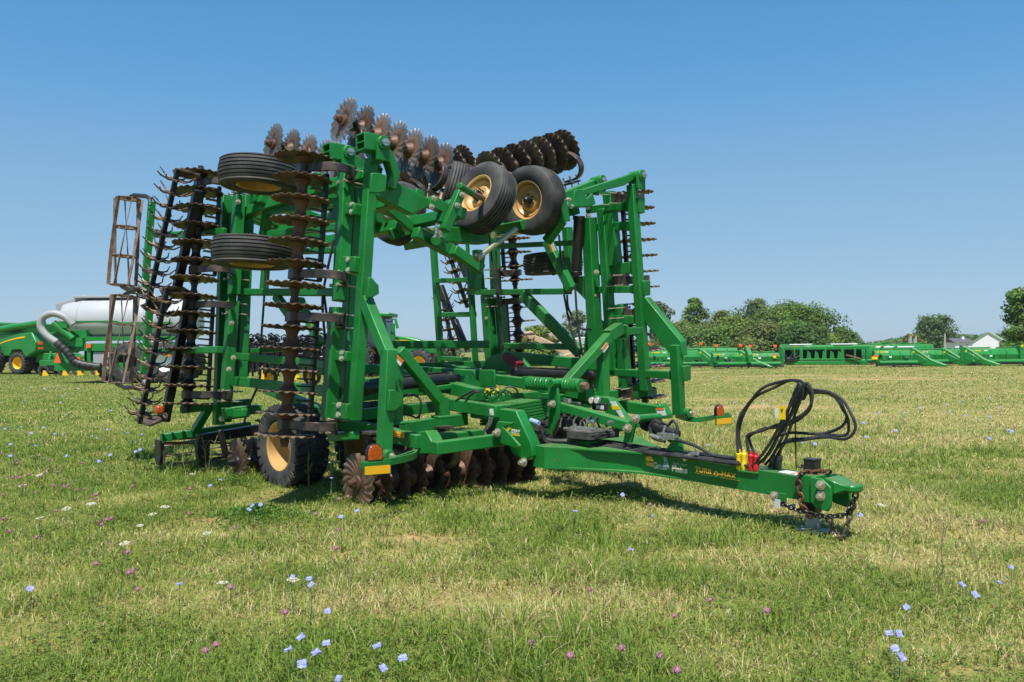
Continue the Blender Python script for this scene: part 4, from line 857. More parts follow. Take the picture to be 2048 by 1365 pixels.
# maker's lettering on the tongue side
vT = CV - .105 - .003
decal('sun_emblem', [PV(x, y, vT - .008) for x, y in [(1290, 922)] + [(1299 + 9 * math.cos(a), 922.5 - 9.5 * math.sin(a) + (math.cos(a)) * 1.2) for a in [math.pi - i * math.pi / 10 for i in range(11)]]], mGold, vD * .003)
for k in range(4): decal('field_stripe', [PV(x, y, vT - .008) for x, y in [(1290 + k * 4.4, 923.6 + k * .6), (1292.8 + k * 4.4, 924 + k * .6), (1292.2 + k * 4.8, 931 + k * 1), (1288.4 + k * 4.8 + (k == 0) * 1.5, 930.4 + k)]], mGold, vD * .003)
vtext('maker_lettering', 'Great', (1306, 936.5), (1340, 941.5), vT, .072, mCream, off=.0022, sx=.86)
vtext('maker_lettering', 'Plains', (1343.5, 943), (1381, 948.5), vT, .073, mCream, off=.0024, sx=.98)
vtext('maker_lettering', '\u00b7 Starts Here', (1342, 928.8), (1374, 933), vT, .030, mat('faded_decal', (.42, .48, .38), .6), sx=1.05)
decal('torn_sticker', [PV(x, y, vT - .004) for x, y in [(1326, 914), (1334, 916), (1337, 929), (1340, 940), (1334, 938), (1322, 938), (1316, 934), (1327, 931), (1329, 924)]], mTorn, vD * .002)
vtext('model_lettering', 'TURB', (1390, 943), (1425, 949.5), vT, .054, mGold, off=.0014, sx=1.16, space=1.04)
cg = PV(1432.3, 948.2, vT); gear = []
for k in range(24):
    r_ = .025 if k % 2 else .0205; a = k * 6.28318 / 24; gear.append(cg + fD * (r_ * math.cos(a)) + zD * (r_ * math.sin(a)))
g_ = MB(); ins = [cg + (q - cg).normalized() * .0085 for q in gear]
g_.add([q - vD * .001 for q in gear] + [q - vD * .001 for q in ins], [(i, (i + 1) % 24, 24 + (i + 1) % 24, 24 + i) for i in range(24)]); obj('gear_emblem', g_, mGold, imp)
vtext('model_lettering', '-MAX', (1438, 951.5), (1477, 959), vT, .054, mGold, off=.0014, sx=1.12, space=1.04)
decal('decal_line', [PV(x, y, vT) for x, y in [(1440, 954), (1478, 961.2), (1478, 962.6), (1440, 955.4)]], mGold, vD * .003)
for k in range(16): decal('decal_line', [PV(1390 + k * 2.2 + a, 945 + k * .44 + b, vT) for a, b in ((0, 0), (1.2, .3), (1.2, 1.9), (0, 1.6))], mGold, vD * .003)
decal('hitch_label', [M3(-3.55, CV - .06, zt(3.55) + .002), M3(-3.33, CV - .06, zt(3.33) + .002), M3(-3.33, CV + .05, zt(3.33) + .002), M3(-3.55, CV + .05, zt(3.55) + .002)], mWhite, zD * .003)
decal('decal_band', [M3(-3.45, CV - .06, zt(3.45) + .005), M3(-3.43, CV - .06, zt(3.43) + .005), M3(-3.43, CV + .05, zt(3.43) + .005), M3(-3.45, CV + .05, zt(3.45) + .005)], mOrange, zD * .002)
# ------------------------------------------------------------------ field: ground sheet, grass, weeds, flowers
def vnoise(x, y, s, seed):
    r_ = np.random.default_rng(seed).random((256, 256)); X, Y = x / s, y / s
    i, j = np.floor(X).astype(int), np.floor(Y).astype(int); a, b = X - i, Y - j; a, b = a * a * (3 - 2 * a), b * b * (3 - 2 * b)
    g = lambda p, q: r_[p % 256, q % 256]
    return (g(i, j) * (1 - a) + g(i + 1, j) * a) * (1 - b) + (g(i, j + 1) * (1 - a) + g(i + 1, j + 1) * a) * b
SOIL = []
for px, py, rx, ry in [(1490, 815, 2.6, .55), (1450, 800, 1.6, .4), (1700, 757, 7, .8), (1590, 752, 5, .7), (1850, 759, 5, .8), (1380, 745, 3, .8), (800, 1082, .35, .12), (420, 1040, .35, .14), (640, 1045, .3, .1), (1560, 930, .3, .15), (1040, 1075, .3, .1), (1830, 1290, .22, .08), (1990, 1345, .25, .1), (250, 1210, .2, .08), (1480, 1200, .25, .08), (1250, 1120, .25, .08), (980, 1210, .2, .07), (1700, 1010, .35, .12)]:
    c = PZ(px, py, 0); SOIL.append((c.x, c.y, rx, ry))
def dryness(x, y):
    d = .40 * vnoise(x, y, 1.5, 1) + .38 * vnoise(x, y, .45, 2) + .22 * vnoise(x, y, 5.5, 3)
    t = x / np.maximum(y, 2.0)
    k = 1.75 - 1.2 * np.clip((y - 6) / 16, 0, 1)
    return np.clip((d - .5) * k + .46 + .20 * np.clip(t * 2.2 - .1, -1, 1) - .04 * np.clip((y - 14) / 30, 0, 1), 0, 1)
def soil(x, y):
    s = np.zeros_like(x)
    for cx, cy, rx, ry in SOIL: s = np.maximum(s, 1.25 - np.sqrt(((x - cx) / rx) ** 2 + ((y - cy) / ry) ** 2))
    return np.clip(s + .9 * (vnoise(x, y, .35, 5) - .5), 0, 1)
def far_axis(lo, hi, step, ext):
    m_ = np.arange(lo, hi + 1e-6, step); e = [8, 20, 45, 90, 180, 400, 900, 1800][:ext]
    return np.concatenate([lo - np.array(e[::-1]), m_, hi + np.array(e)])
gx, gy = far_axis(-44, 44, .4, 8), far_axis(-6, 74, .4, 8)
GXm, GYm = np.meshgrid(gx, gy); nx, ny = len(gx), len(gy)
def gz(x, y): return np.where((np.abs(x) < 44) & (y < 74), .05 * (vnoise(x, y, 2.2, 8) - .5) + .03 * (vnoise(x, y, .8, 9) - .5), 0)
P_ = np.stack([GXm, GYm, gz(GXm, GYm)], -1).reshape(-1, 3)
idx = np.arange(nx * ny).reshape(ny, nx); Q = np.stack([idx[:-1, :-1], idx[:-1, 1:], idx[1:, 1:], idx[1:, :-1]], -1).reshape(-1, 4)
def npmesh(name, P, Q, k, col=None):
    me = bpy.data.meshes.new(name); me.vertices.add(len(P)); me.vertices.foreach_set('co', P.astype(np.float32).ravel())
    me.loops.add(len(Q) * k); me.loops.foreach_set('vertex_index', Q.astype(np.int32).ravel())
    me.polygons.add(len(Q)); me.polygons.foreach_set('loop_start', np.arange(len(Q), dtype=np.int32) * k)
    me.update(calc_edges=True)
    if col is not None:
        a = me.attributes.new('tint', 'FLOAT_COLOR', 'POINT'); a.data.foreach_set('color', np.concatenate([col, np.ones((len(col), 1))], 1).astype(np.float32).ravel())
    return me
def leaf_mat(name, trans=.35, rough=.55, noise=False, spec=.25):
    m = bpy.data.materials.new(name); m.use_nodes = True; t = m.node_tree; b = t.nodes['Principled BSDF']; o = t.nodes['Material Output']
    at = t.nodes.new('ShaderNodeAttribute'); at.attribute_name = 'tint'; t.links.new(at.outputs['Color'], b.inputs['Base Color'])
    b.inputs['Roughness'].default_value = rough; b.inputs['Specular IOR Level'].default_value = spec
    tr = t.nodes.new('ShaderNodeBsdfTranslucent'); t.links.new(at.outputs['Color'], tr.inputs['Color'])
    mx = t.nodes.new('ShaderNodeMixShader'); mx.inputs[0].default_value = trans
    t.links.new(b.outputs[0], mx.inputs[1]); t.links.new(tr.outputs[0], mx.inputs[2]); t.links.new(mx.outputs[0], o.inputs['Surface'])
    return m
dry = dryness(P_[:, 0], P_[:, 1]); so_ = soil(P_[:, 0], P_[:, 1])
GREENC, STRAWC, SOILC = np.array([.13, .155, .036]), np.array([.29, .27, .10]), np.array([.42, .28, .15])
gcol = GREENC * (1 - dry[:, None]) + STRAWC * dry[:, None]; gcol = gcol * (1 - so_[:, None]) + SOILC * so_[:, None]
me = npmesh('ground', P_, Q, 4, gcol); me.polygons.foreach_set('use_smooth', [True] * len(me.polygons))
gm = bpy.data.materials.new('mown_field'); gm.use_nodes = True; t = gm.node_tree; b = t.nodes['Principled BSDF']; b.inputs['Roughness'].default_value = .95; b.inputs['Specular IOR Level'].default_value = .1
at = t.nodes.new('ShaderNodeAttribute'); at.attribute_name = 'tint'; tc = t.nodes.new('ShaderNodeTexCoord')
n1 = t.nodes.new('ShaderNodeTexNoise'); n1.inputs['Scale'].default_value = 3.2; n1.inputs['Detail'].default_value = 9; n1.inputs['Roughness'].default_value = .75; t.links.new(tc.outputs['Object'], n1.inputs['Vector'])
r1 = t.nodes.new('ShaderNodeValToRGB'); r1.color_ramp.elements[0].position = .34; r1.color_ramp.elements[1].position = .68; r1.color_ramp.elements[0].color = (.55, .72, .5, 1); r1.color_ramp.elements[1].color = (1.45, 1.3, 1.2, 1)
t.links.new(n1.outputs['Fac'], r1.inputs['Fac'])
mx = t.nodes.new('ShaderNodeMix'); mx.data_type = 'RGBA'; mx.blend_type = 'MULTIPLY'; mx.inputs[0].default_value = 1; t.links.new(at.outputs['Color'], mx.inputs[6]); t.links.new(r1.outputs['Color'], mx.inputs[7]); t.links.new(mx.outputs[2], b.inputs['Base Color'])
bp = t.nodes.new('ShaderNodeBump'); bp.inputs['Strength'].default_value = .9; bp.inputs['Distance'].default_value = .06; n2 = t.nodes.new('ShaderNodeTexNoise'); n2.inputs['Scale'].default_value = 14; n2.inputs['Detail'].default_value = 6
t.links.new(tc.outputs['Object'], n2.inputs['Vector']); t.links.new(n2.outputs['Fac'], bp.inputs['Height']); t.links.new(bp.outputs[0], b.inputs['Normal'])
me.materials.append(gm); g = link('ground', me); g['kind'] = 'structure'
# --- grass blades
def scatter(y0, y1, dens, wf=.67):
    W = .63 * y1 + 3.2; n = int(dens * 2 * W * (y1 - y0)); y = y0 + nr.random(n) * (y1 - y0); x = (nr.random(n) * 2 - 1) * W
    k = (np.abs(x) < .63 * y + 3.2) & ((np.abs(x) < .63 * y + .1) | (nr.random(n) < .45))   # thinner beyond what is in view
    return x[k], y[k]
def blades(x, y, lmin, lmax, wid, name):
    n = len(x); d = dryness(x, y); s = soil(x, y); keep = nr.random(n) > s * .93; x, y, d, s = x[keep], y[keep], d[keep], s[keep]; n = len(x)
    th = nr.random(n) * 6.2832; tall = vnoise(x, y, .45, 12) * .6 + vnoise(x, y, 2.5, 13) * .5
    L = (lmin + (lmax - lmin) * nr.random(n) ** 1.6) * (.35 + 1.15 * tall) * (1 - .5 * s)
    k = nr.random(n); isdry = nr.random(n) < np.clip(d * 1.05 - .03, .12, .8)
    tilt = np.where(isdry, .5 + 1.0 * nr.random(n), .12 + .85 * nr.random(n) ** 1.2); bend = .3 + .6 * nr.random(n)
    dx, dy = np.cos(th), np.sin(th); ph = th + 1.5708 + (nr.random(n) - .5); wx, wy = np.cos(ph), np.sin(ph)
    W = wid * (.6 + .8 * nr.random(n)); z0 = gz(x, y) - .004
    l1 = L * .55; x1, y1, z1 = x + dx * l1 * np.sin(tilt), y + dy * l1 * np.sin(tilt), z0 + l1 * np.cos(tilt)
    t2 = np.minimum(tilt + bend, 1.75); l2 = L * .45; x2, y2, z2 = x1 + dx * l2 * np.sin(t2), y1 + dy * l2 * np.sin(t2), np.maximum(z1 + l2 * np.cos(t2), z0 + .006)
    P = np.empty((n, 5, 3))
    P[:, 0] = np.stack([x - wx * W * .5, y - wy * W * .5, z0], -1); P[:, 1] = np.stack([x + wx * W * .5, y + wy * W * .5, z0], -1)
    P[:, 2] = np.stack([x1 + wx * W * .42, y1 + wy * W * .42, z1], -1); P[:, 3] = np.stack([x1 - wx * W * .42, y1 - wy * W * .42, z1], -1); P[:, 4] = np.stack([x2, y2, z2], -1)
    b_ = np.arange(n)[:, None] * 5; T = np.concatenate([b_ + [0, 1, 2], b_ + [0, 2, 3], b_ + [3, 2, 4]], 0)
    gA, gB, gC = np.array([.085, .175, .022]), np.array([.245, .34, .05]), np.array([.46, .48, .125]); sA, sB = np.array([.51, .40, .16]), np.array([.72, .62, .36])
    k2 = np.clip(k * .75 + d * .45 - .1, 0, 1)[:, None]
    cg = np.where(k2 < .5, gA + (gB - gA) * k2 * 2, gB + (gC - gB) * (k2 * 2 - 1)); cs = sA + (sB - sA) * k[:, None]
    c = np.where(isdry[:, None], cs, cg); br = isdry & (nr.random(n) < .12); c[br] = np.array([.16, .085, .04])
    me = npmesh(name, P.reshape(-1, 3), T, 3, np.repeat(c, 5, 0)); return me
mLeaf = leaf_mat('grass_blades', .38)
for y0, y1, dn, a, b_, w_ in ((.8, 2.5, 1800, .03, .12, .005), (2.5, 5.2, 7500, .03, .125, .004), (5.2, 9, 4200, .03, .115, .0052), (9, 16, 1700, .03, .10, .0085), (16, 30, 420, .03, .085, .016), (30, 64, 70, .03, .075, .036)):
    x, y = scatter(y0, y1, dn); me = blades(x, y, a, b_, w_, 'grass'); me.materials.append(mLeaf); o = link('grass', me); o['kind'] = 'stuff'
# clover and broad weeds low in the grass
def clover(n, y0, y1):
    x, y = scatter(y0, y1, n); d = dryness(x, y); k = nr.random(len(x)) < np.clip((vnoise(x, y, .5, 31) - .38) * 3.2, .02, 1) * (1.15 - d); x, y = x[k], y[k]; n = len(x); z = gz(x, y) + .02 + .05 * nr.random(n); P = []; 
    r_ = .005 + .006 * nr.random(n); a0 = nr.random(n) * 6.28
    for j in range(3):
        a = a0 + j * 2.094; ca, sa = np.cos(a), np.sin(a); up = (nr.random(n) - .3) * .8
        f_ = lambda u, v: np.stack([x + (ca * u - sa * v) * r_, y + (sa * u + ca * v) * r_, z + up * u * r_], -1)
        P.append(np.stack([f_(.1, 0), f_(1.1, -.75), f_(1.9, 0), f_(1.1, .75)], 1))
    P = np.concatenate(P, 0); N = len(P); c = np.array([.11, .195, .026]) + nr.random((N, 1)) * np.array([.13, .11, .03])
    me = npmesh('clover_leaves', P.reshape(-1, 3), np.arange(N * 4).reshape(-1, 4), 4, np.repeat(c, 4, 0)); me.materials.append(mLeaf); o = link('clover_leaves', me); o['kind'] = 'stuff'
clover(1100, 2.6, 8); clover(300, 8, 15)
def tufts(n, y0, y1, wid):
    x, y = scatter(y0, y1, n); k = (nr.random(len(x)) < np.clip((vnoise(x, y, 1.1, 41) - .3) * 2, .05, 1)) & (soil(x, y) < .3); x, y = x[k], y[k]; m_ = 26
    X, Y = np.repeat(x, m_), np.repeat(y, m_); r_ = .03 * nr.random(len(X)) ** .5; a = nr.random(len(X)) * 6.283
    me = blades(X + r_ * np.cos(a), Y + r_ * np.sin(a), .07, .20, wid, 'grass'); me.materials.append(mLeaf); o = link('grass', me); o['kind'] = 'stuff'
tufts(38, 2.6, 7, .0042); tufts(18, 7, 14, .006)
# --- flowers, each plant a thing of its own
mStem = mat('weed_stem', (.10, .16, .05), .7); mChic = mat('pale_blue_petals', (.22, .25, .60), .7, col2=(.32, .35, .72), scale=90)
mClov = mat('pink_clover_heads', (.42, .17, .26), .7, col2=(.30, .16, .15), scale=200); mLace = mat('white_umbel_flowers', (.62, .6, .45), .7)
def flower_meshes():
    mb = MB()
    for k in range(15):
        a = k * 6.28318 / 15; e = V3((math.cos(a), math.sin(a), .22 + .22 * math.sin(k * 5))) * rng.uniform(.85, 1.1); t_ = V3((-math.sin(a), math.cos(a), 0)); L = .019
        mb.add([e * .002 - t_ * .002, e * .002 + t_ * .002, e * (L * .8) + t_ * .0044, e * L + t_ * .0028, e * L - t_ * .0028, e * (L * .8) - t_ * .0044], [(0, 1, 2, 3, 4, 5)])
    mb.ball((0, 0, .002), .0035, 6)
    A = mb.mesh('flower_head'); finish(A); A.materials.append(mChic)
    mb = MB(); mb.ball((0, 0, 0), .0125, 10, (1, 1, .95))
    for k in range(40):
        z = rng.uniform(-.5, 1); a = rng.uniform(0, 6.28); q = math.sqrt(max(0, 1 - z * z)); e = V3((q * math.cos(a), q * math.sin(a), z)); mb.cyl(e * .010, e * .0165, .0022, .0006, 4, False)
    B = mb.mesh('flower_head'); finish(B, 60); B.materials.append(mClov)
    mb = MB()
    for k in range(46):
        r_ = .042 * math.sqrt(rng.random()); a = rng.uniform(0, 6.28); mb.ball((r_ * math.cos(a), r_ * math.sin(a), -.004 - r_ * r_ * 4 + rng.uniform(-.002, .002)), .0052, 6, (1, 1, .45))
    for k in range(10): a = k * .628; mb.cyl((0, 0, -.035), (.03 * math.cos(a), .03 * math.sin(a), -.008), .0012, n=4, caps=False)
    C = mb.mesh('flower_head'); finish(C); C.materials.append(mLace)
    S = []
    for q in range(5):
        mb = MB(); pts = [V3((0, 0, 0)), V3((rng.uniform(-.02, .02), rng.uniform(-.02, .02), .35)), V3((rng.uniform(-.03, .03), rng.uniform(-.03, .03), .7)), V3((0, 0, 1))]
        mb.tube(pts, [.014, .012, .010, .008], 5)
        for z in (.2, .45, .65):
            a = rng.uniform(0, 6.28); p = V3((.004 * math.cos(a), .004 * math.sin(a), z)); d_ = V3((math.cos(a), math.sin(a), .1)); t_ = V3((-math.sin(a), math.cos(a), 0)); mb.add([p, p + d_ * .12 + t_ * .03, p + d_ * .27 + zD * .1, p + d_ * .12 - t_ * .03], [(0, 1, 2, 3)])
        s_ = mb.mesh('flower_stem'); finish(s_); s_.materials.append(mStem); S.append(s_)
    return A, B, C, S
FC, FP, FL, FS = flower_meshes()
def flower(px, py, h, head, name, label, cat, group, sc_=1.0):
    p = PZ(px, py, h)
    if p.y < 2.4 or p.y > 60: return
    base = V3((p.x, p.y, 0)); M = Matrix.Translation(base) @ Matrix.Rotation(rng.uniform(0, 6), 4, 'Z')
    o = link(name, FS[rng.randrange(5)], None, M @ Matrix.Scale(h, 4)); tag(o, label, cat, group)
    dirn = V3((rng.uniform(-.5, .5), rng.uniform(-1.1, -.1), 1)) if head is FC else V3((rng.uniform(-.2, .2), rng.uniform(-.35, 0), 1))
    link('flower_head', head, o, frame(base + zD * h, dirn, fD, rng.uniform(0, 6)) @ Matrix.Scale(sc_, 4))
big = [(618, 1158), (623, 1170), (655, 1223), (653, 1287), (577, 1300), (602, 1275), (632, 1306), (605, 1329), (755, 1293), (766, 1337), (806, 1317), (60, 1178), (359, 1169), (1813, 1215), (1790, 1298), (1803, 1315), (1779, 1267), (1798, 1268), (1950, 1190), (1924, 1170), (1998, 1166), (2022, 1135), (678, 1358)]
mid_ = [(505, 1012), (521, 1010), (498, 1020), (420, 972), (663, 957), (715, 1022), (682, 1034), (1245, 990), (1262, 1100), (1305, 1033), (1150, 1023), (1587, 1012), (1604, 886), (1720, 1030), (440, 960), (585, 1155)]
for px, py in big: flower(px, py, rng.uniform(.10, .2), FC, 'chicory_plant', 'pale blue chicory flower on a thin stem in the foreground grass', 'wildflower', 'chicory in the foreground', rng.uniform(.8, 1.05))
for px, py in mid_: flower(px, py, rng.uniform(.12, .25), FC, 'chicory_plant', 'pale blue chicory flower in the grass close to the green implement', 'wildflower', 'chicory around the implement', rng.uniform(.8, 1))
for i in range(46):
    px, py = rng.uniform(5, 330), rng.uniform(770, 930); flower(px, py, rng.uniform(.12, .3), FC, 'chicory_plant', 'small blue chicory flower in the grass left of the implement', 'wildflower', 'chicory in the left of the field', rng.uniform(.8, 1.15))
for i in range(48):
    px, py = rng.uniform(1390, 2040), 752 + 190 * rng.random() ** 1.7; flower(px, py, rng.uniform(.12, .3), FC, 'chicory_plant', 'tiny pale blue chicory flower in the mown field right of the implement', 'wildflower', 'chicory in the right of the field', rng.uniform(.8, 1.3))
pk = [(8, 1038), (20, 1063), (73, 1075), (113, 1022), (213, 1040), (222, 1037), (192, 1128), (258, 1146), (265, 1141), (275, 1179), (461, 1175), (570, 1225), (432, 1290), (411, 1302), (1534, 1222), (1243, 1296), (1318, 1312), (1348, 1232), (1354, 1341), (1140, 1312), (1062, 1286), (1420, 1200), (1180, 1180), (1968, 1043), (1300, 1010), (1650, 890), (1690, 905)]
for i in range(26): pk.append((rng.uniform(0, 170), rng.uniform(905, 990)))
for i in range(14): pk.append((rng.uniform(170, 700), rng.uniform(960, 1110)))
for px, py in pk: flower(px, py, rng.uniform(.05, .12), FP, 'clover_plant', 'pink clover head low in the grass', 'wildflower', 'pink clover in the field', rng.uniform(.95, 1.2))
for px, py in [(183, 1006), (78, 949), (44, 970), (280, 1050), (249, 1085), (414, 1065), (445, 1163), (586, 1157), (304, 1027), (385, 947), (132, 1016), (80, 1034), (662, 923), (1764, 1009), (330, 1012)]:
    flower(px, py, rng.uniform(.1, .2), FL, 'wild_carrot_plant', 'flat white wild carrot flower in the grass', 'wildflower', 'wild carrot in the field', rng.uniform(.6, .95))
# leafy clumps and dry stalks
def clump(px, py, rad, h, n, name, label, c0, c1, lf=.03):
    p = PZ(px, py, 0); a = nr.random(n) * 6.283; r_ = rad * np.abs(nr.normal(size=n)) * .55 * (.6 + .8 * vnoise(np.cos(a) * 2 + px, np.sin(a) * 2 + py, .7, 21)); x, y = p.x + r_ * np.cos(a) * 1.3, p.y + r_ * np.sin(a) * .9; z = .01 + h * nr.random(n) * np.clip(1 - (r_ / rad) * .7, .15, 1)
    P, c = quads(x, y, z, lf * (.5 + nr.random(n)), c0, c1, .5); me = npmesh(name, P.reshape(-1, 3), np.arange(n * 4).reshape(-1, 4), 4, c); me.materials.append(mLeaf); o = link(name, me); tag(o, label, 'weed'); return o
def quads(x, y, z, s, c0, c1, el=.6, nb=None):
    n = len(x); u = nr.normal(size=(n, 3))
    if nb is not None:      # leaves face outwards and up, as on a real crown
        w_ = nr.normal(size=(n, 3)) * .55 + nb; w_ /= np.linalg.norm(w_, axis=1)[:, None]; u -= w_ * (u * w_).sum(1)[:, None]; u /= np.linalg.norm(u, axis=1)[:, None]; v = np.cross(w_, u)
    else:
        u /= np.linalg.norm(u, axis=1)[:, None]; v = nr.normal(size=(n, 3)); v -= u * (u * v).sum(1)[:, None]; v /= np.linalg.norm(v, axis=1)[:, None]
    s = np.broadcast_to(s, (n,))[:, None]; C = np.stack([x, y, z], -1)
    P = np.stack([C - u * s, C - v * s * el, C + u * s, C + v * s * el], 1)
    k = nr.random((n, 1)); return P, np.repeat(np.array(c0) + (np.array(c1) - np.array(c0)) * k, 4, 0)
clump(515, 1040, .42, .12, 1500, 'leafy_weed', 'bright green ferny weed clump in the grass left of the front discs', (.08, .19, .025), (.15, .27, .05), .014)
clump(470, 975, .35, .14, 600, 'leafy_weed', 'green weeds growing against the rear wheel', (.07, .15, .025), (.13, .23, .05), .011)
clump(1235, 1010, .5, .16, 900, 'leafy_weed', 'green weeds growing in the shade under the tongue', (.07, .14, .025), (.12, .21, .04), .011)
def stalks(px, py, n, h, spread, label):
    p = PZ(px, py, 0); mb = MB()
    for i in range(n):
        b_ = p + V3((rng.uniform(-spread, spread), rng.uniform(-spread, spread) * .5, 0)); l_ = V3((rng.uniform(-.25, .25), rng.uniform(-.2, .2), 1)) * h * rng.uniform(.6, 1.1)
        mb.tube(spline([b_, b_ + l_ * .5 + V3((rng.uniform(-.03, .03), 0, 0)), b_ + l_], 3), .003, 4)
        for k in range(5): q = b_ + l_ * rng.uniform(.4, 1); mb.tube([q, q + V3((rng.uniform(-.05, .05), rng.uniform(-.03, .03), rng.uniform(.02, .06)))], [.0018, .0035], 4)
    o = obj('dry_weed_stalks', mb, mat('dry_stalk', (.22, .22, .08), .8)); tag(o, label, 'weed')
stalks(655, 985, 7, .38, .3, 'tall dry weed stalks in front of the dark underside near the front discs'); stalks(440, 950, 9, .42, .4, 'thin green weed stalks standing among the rear coulters'); stalks(1235, 985, 5, .3, .3, 'thin weed stalks in the shade beside the tongue'); stalks(1970, 1200, 6, .45, .5, 'branching dry chicory stalks at the right edge of the foreground'); stalks(720, 1235, 5, .35, .25, 'thin chicory stalks among the blue foreground flowers')
# ------------------------------------------------------------------ trees
mFol = leaf_mat('tree_foliage', .42, .6); mBark = mat('tree_bark', (.16, .13, .10), .9, col2=(.24, .21, .17), scale=3)
def tree(px, top, wpx, d, name, label, c0, c1, base=0.0, n=2600, leaf=.34, lobes=22, group=None, gap=.55, shape=1.0, low=.12):
    q = PY(px, 720, d); z1 = PY(px, top, d).z; H = z1 - base; Wd = wpx * d / F / 2
    root = thing(name, label, 'tree', (q.x, d, base), group); tr = MB(); lim = []
    tr.tube(spline([V3((q.x, d, base)), V3((q.x + rng.uniform(-.2, .2), d, base + H * .35)), V3((q.x + rng.uniform(-.3, .3), d, base + H * .75))], 4), [H * .022 * k for k in (1, .95, .9, .8, .7, .55, .45, .35, .25)], 8)
    P, Cc = [], []; n = int(n * 3); leaf *= .6; lobes = int(lobes * 1.5)
    for i in range(lobes):
        f_ = (i + rng.random()) / lobes; zz = base + H * (low + (.93 - low) * f_); prof = (math.sin(math.pi * min(1, (.16 + .78 * f_) ** shape)) ** .5)
        a = rng.uniform(0, 6.283); rr_ = Wd * prof * rng.uniform(.15, .82); cx, cy = q.x + rr_ * math.cos(a), d + rr_ * math.sin(a) * .9
        rad = Wd * rng.uniform(.32, .52) * (.55 + .5 * prof); m_ = int(n / lobes * rng.uniform(.6, 1.4))
        u = nr.normal(size=(m_, 3)); u /= np.linalg.norm(u, axis=1)[:, None]; r_ = rad * nr.random(m_) ** .45
        x, y, z = cx + u[:, 0] * r_, cy + u[:, 1] * r_, zz + u[:, 2] * r_ * .72
        tint = rng.uniform(.75, 1.25); hue = rng.uniform(-.12, .12)
        p_, c_ = quads(x, y, z, leaf * (.5 + .8 * nr.random(m_)), np.array(c0) * tint * (1 + hue * np.array([1, 0, 0])), np.array(c1) * tint * (1 + hue * np.array([1, 0, 0])), .62, u * .75 + np.stack([(x - q.x) / Wd * .5, (y - d) / Wd * .5 , 0 * x + .55], -1)); P.append(p_); Cc.append(c_)
        st = V3((q.x, d, base + H * rng.uniform(.2, .5))); tr.tube([st, st.lerp(V3((cx, cy, zz)), .55) + zD * H * .02, V3((cx, cy, zz))], [H * .008, H * .006, H * .002], 5)
    P = np.concatenate(P, 0); Cc = np.concatenate(Cc, 0); me = npmesh('crown', P.reshape(-1, 3), np.arange(len(P) * 4).reshape(-1, 4), 4, Cc); me.materials.append(mFol)
    obj('trunk', tr, mBark, root); link('crown', me, root); return root
G1, G2 = (.095, .18, .032), (.19, .30, .062)
Y1, Y2 = (.14, .21, .038), (.25, .32, .065)
D1, D2 = (.06, .135, .034), (.125, .22, .055)
S1, S2 = (.13, .175, .085), (.22, .265, .135)
gp = 'trees of the grove behind the parked headers'
for a in [(1322, 603, 62, 125, 'thin grey green tree at the left end of the grove beside the far wing', S1, S2, 1500), (1392, 590, 62, 132, 'tallest narrow tree of the grove with a tufted top', G1, G2, 1900), (1352, 648, 120, 118, 'broad bushy tree low at the left end of the grove', G1, Y2, 2600), (1436, 620, 86, 128, 'pale yellow green poplar left of the middle of the grove', S1, Y2, 2200),
          (1512, 596, 100, 140, 'round topped tree rising above the middle of the grove', G1, S2, 2200), (1478, 634, 110, 122, 'yellowish green tree in the front of the grove', Y1, Y2, 2600), (1560, 608, 140, 126, 'dense green tree right of the middle of the grove', G1, G2, 3200), (1598, 603, 70, 136, 'dark upright tree top rising behind the grove', D1, D2, 1600), (1622, 611, 140, 120, 'large leafy tree at the right end of the grove', G1, G2, 3200),
          (1530, 648, 130, 112, 'low olive tree in front of the grove middle', S1, Y2, 2400), (1412, 662, 110, 112, 'low dark tree in front of the grove left of the poplar', D1, G2, 2400), (1604, 648, 120, 110, 'low dark green tree at the right foot of the grove', D1, D2, 2400), (1450, 655, 130, 116, 'low spreading tree in front of the pale poplar', G1, Y2, 2600), (1565, 650, 130, 114, 'low bright green tree in front of the grove, right of its middle', G1, G2, 2600), (1380, 655, 120, 114, 'low olive tree under the tallest tufted tree', S1, G2, 2400), (1640, 660, 90, 112, 'small bushy tree closing the right end of the grove', G1, Y2, 1800)]:
    tree(*a[:4], 'leafy_tree', a[4], a[5], a[6], n=a[7], group=gp, low=.08)
tree(1694, 657, 74, 125, 'leafy_tree', 'small open crowned tree standing alone right of the grove', D1, G2, n=1300, lobes=16, low=.3)
tree(1872, 633, 92, 190, 'leafy_tree', 'large round lone tree behind the parked headers and the utility poles', G1, (.10, .15, .06), n=3000, leaf=.5, lobes=26)
tree(1826, 672, 56, 170, 'leafy_tree', 'yellow green bush tree left of the large lone tree', (.13, .14, .02), (.25, .23, .04), n=1200, leaf=.4, lobes=12, low=.05)
tree(2050, 572, 96, 60, 'leafy_tree', 'tree with open branches leaning in at the right edge of the picture', D1, G2, n=1700, leaf=.22, lobes=20, low=.35)
tree(2035, 655, 80, 75, 'leafy_tree', 'green bush tree beside the white barn at the right edge', G1, G2, n=1400, leaf=.26, lobes=14, low=.05)
tree(1082, 652, 130, 70, 'leafy_tree', 'bright green bush tree behind the tan booms seen through the implement', Y1, Y2, n=2600, leaf=.2, low=.03, lobes=20)
tree(1150, 618, 70, 85, 'leafy_tree', 'pale tree behind the far wing cylinder', S1, S2, n=1200, leaf=.22, lobes=14, low=.2)
tree(1040, 668, 60, 74, 'leafy_tree', 'small bush tree behind the far rear disc row', G1, Y2, n=1200, leaf=.2, low=.03, lobes=14)
tree(893, 694, 50, 110, 'leafy_tree', 'small far bush seen between the tractor and the far wing', S1, S2, n=700, leaf=.25, low=.03, lobes=10)
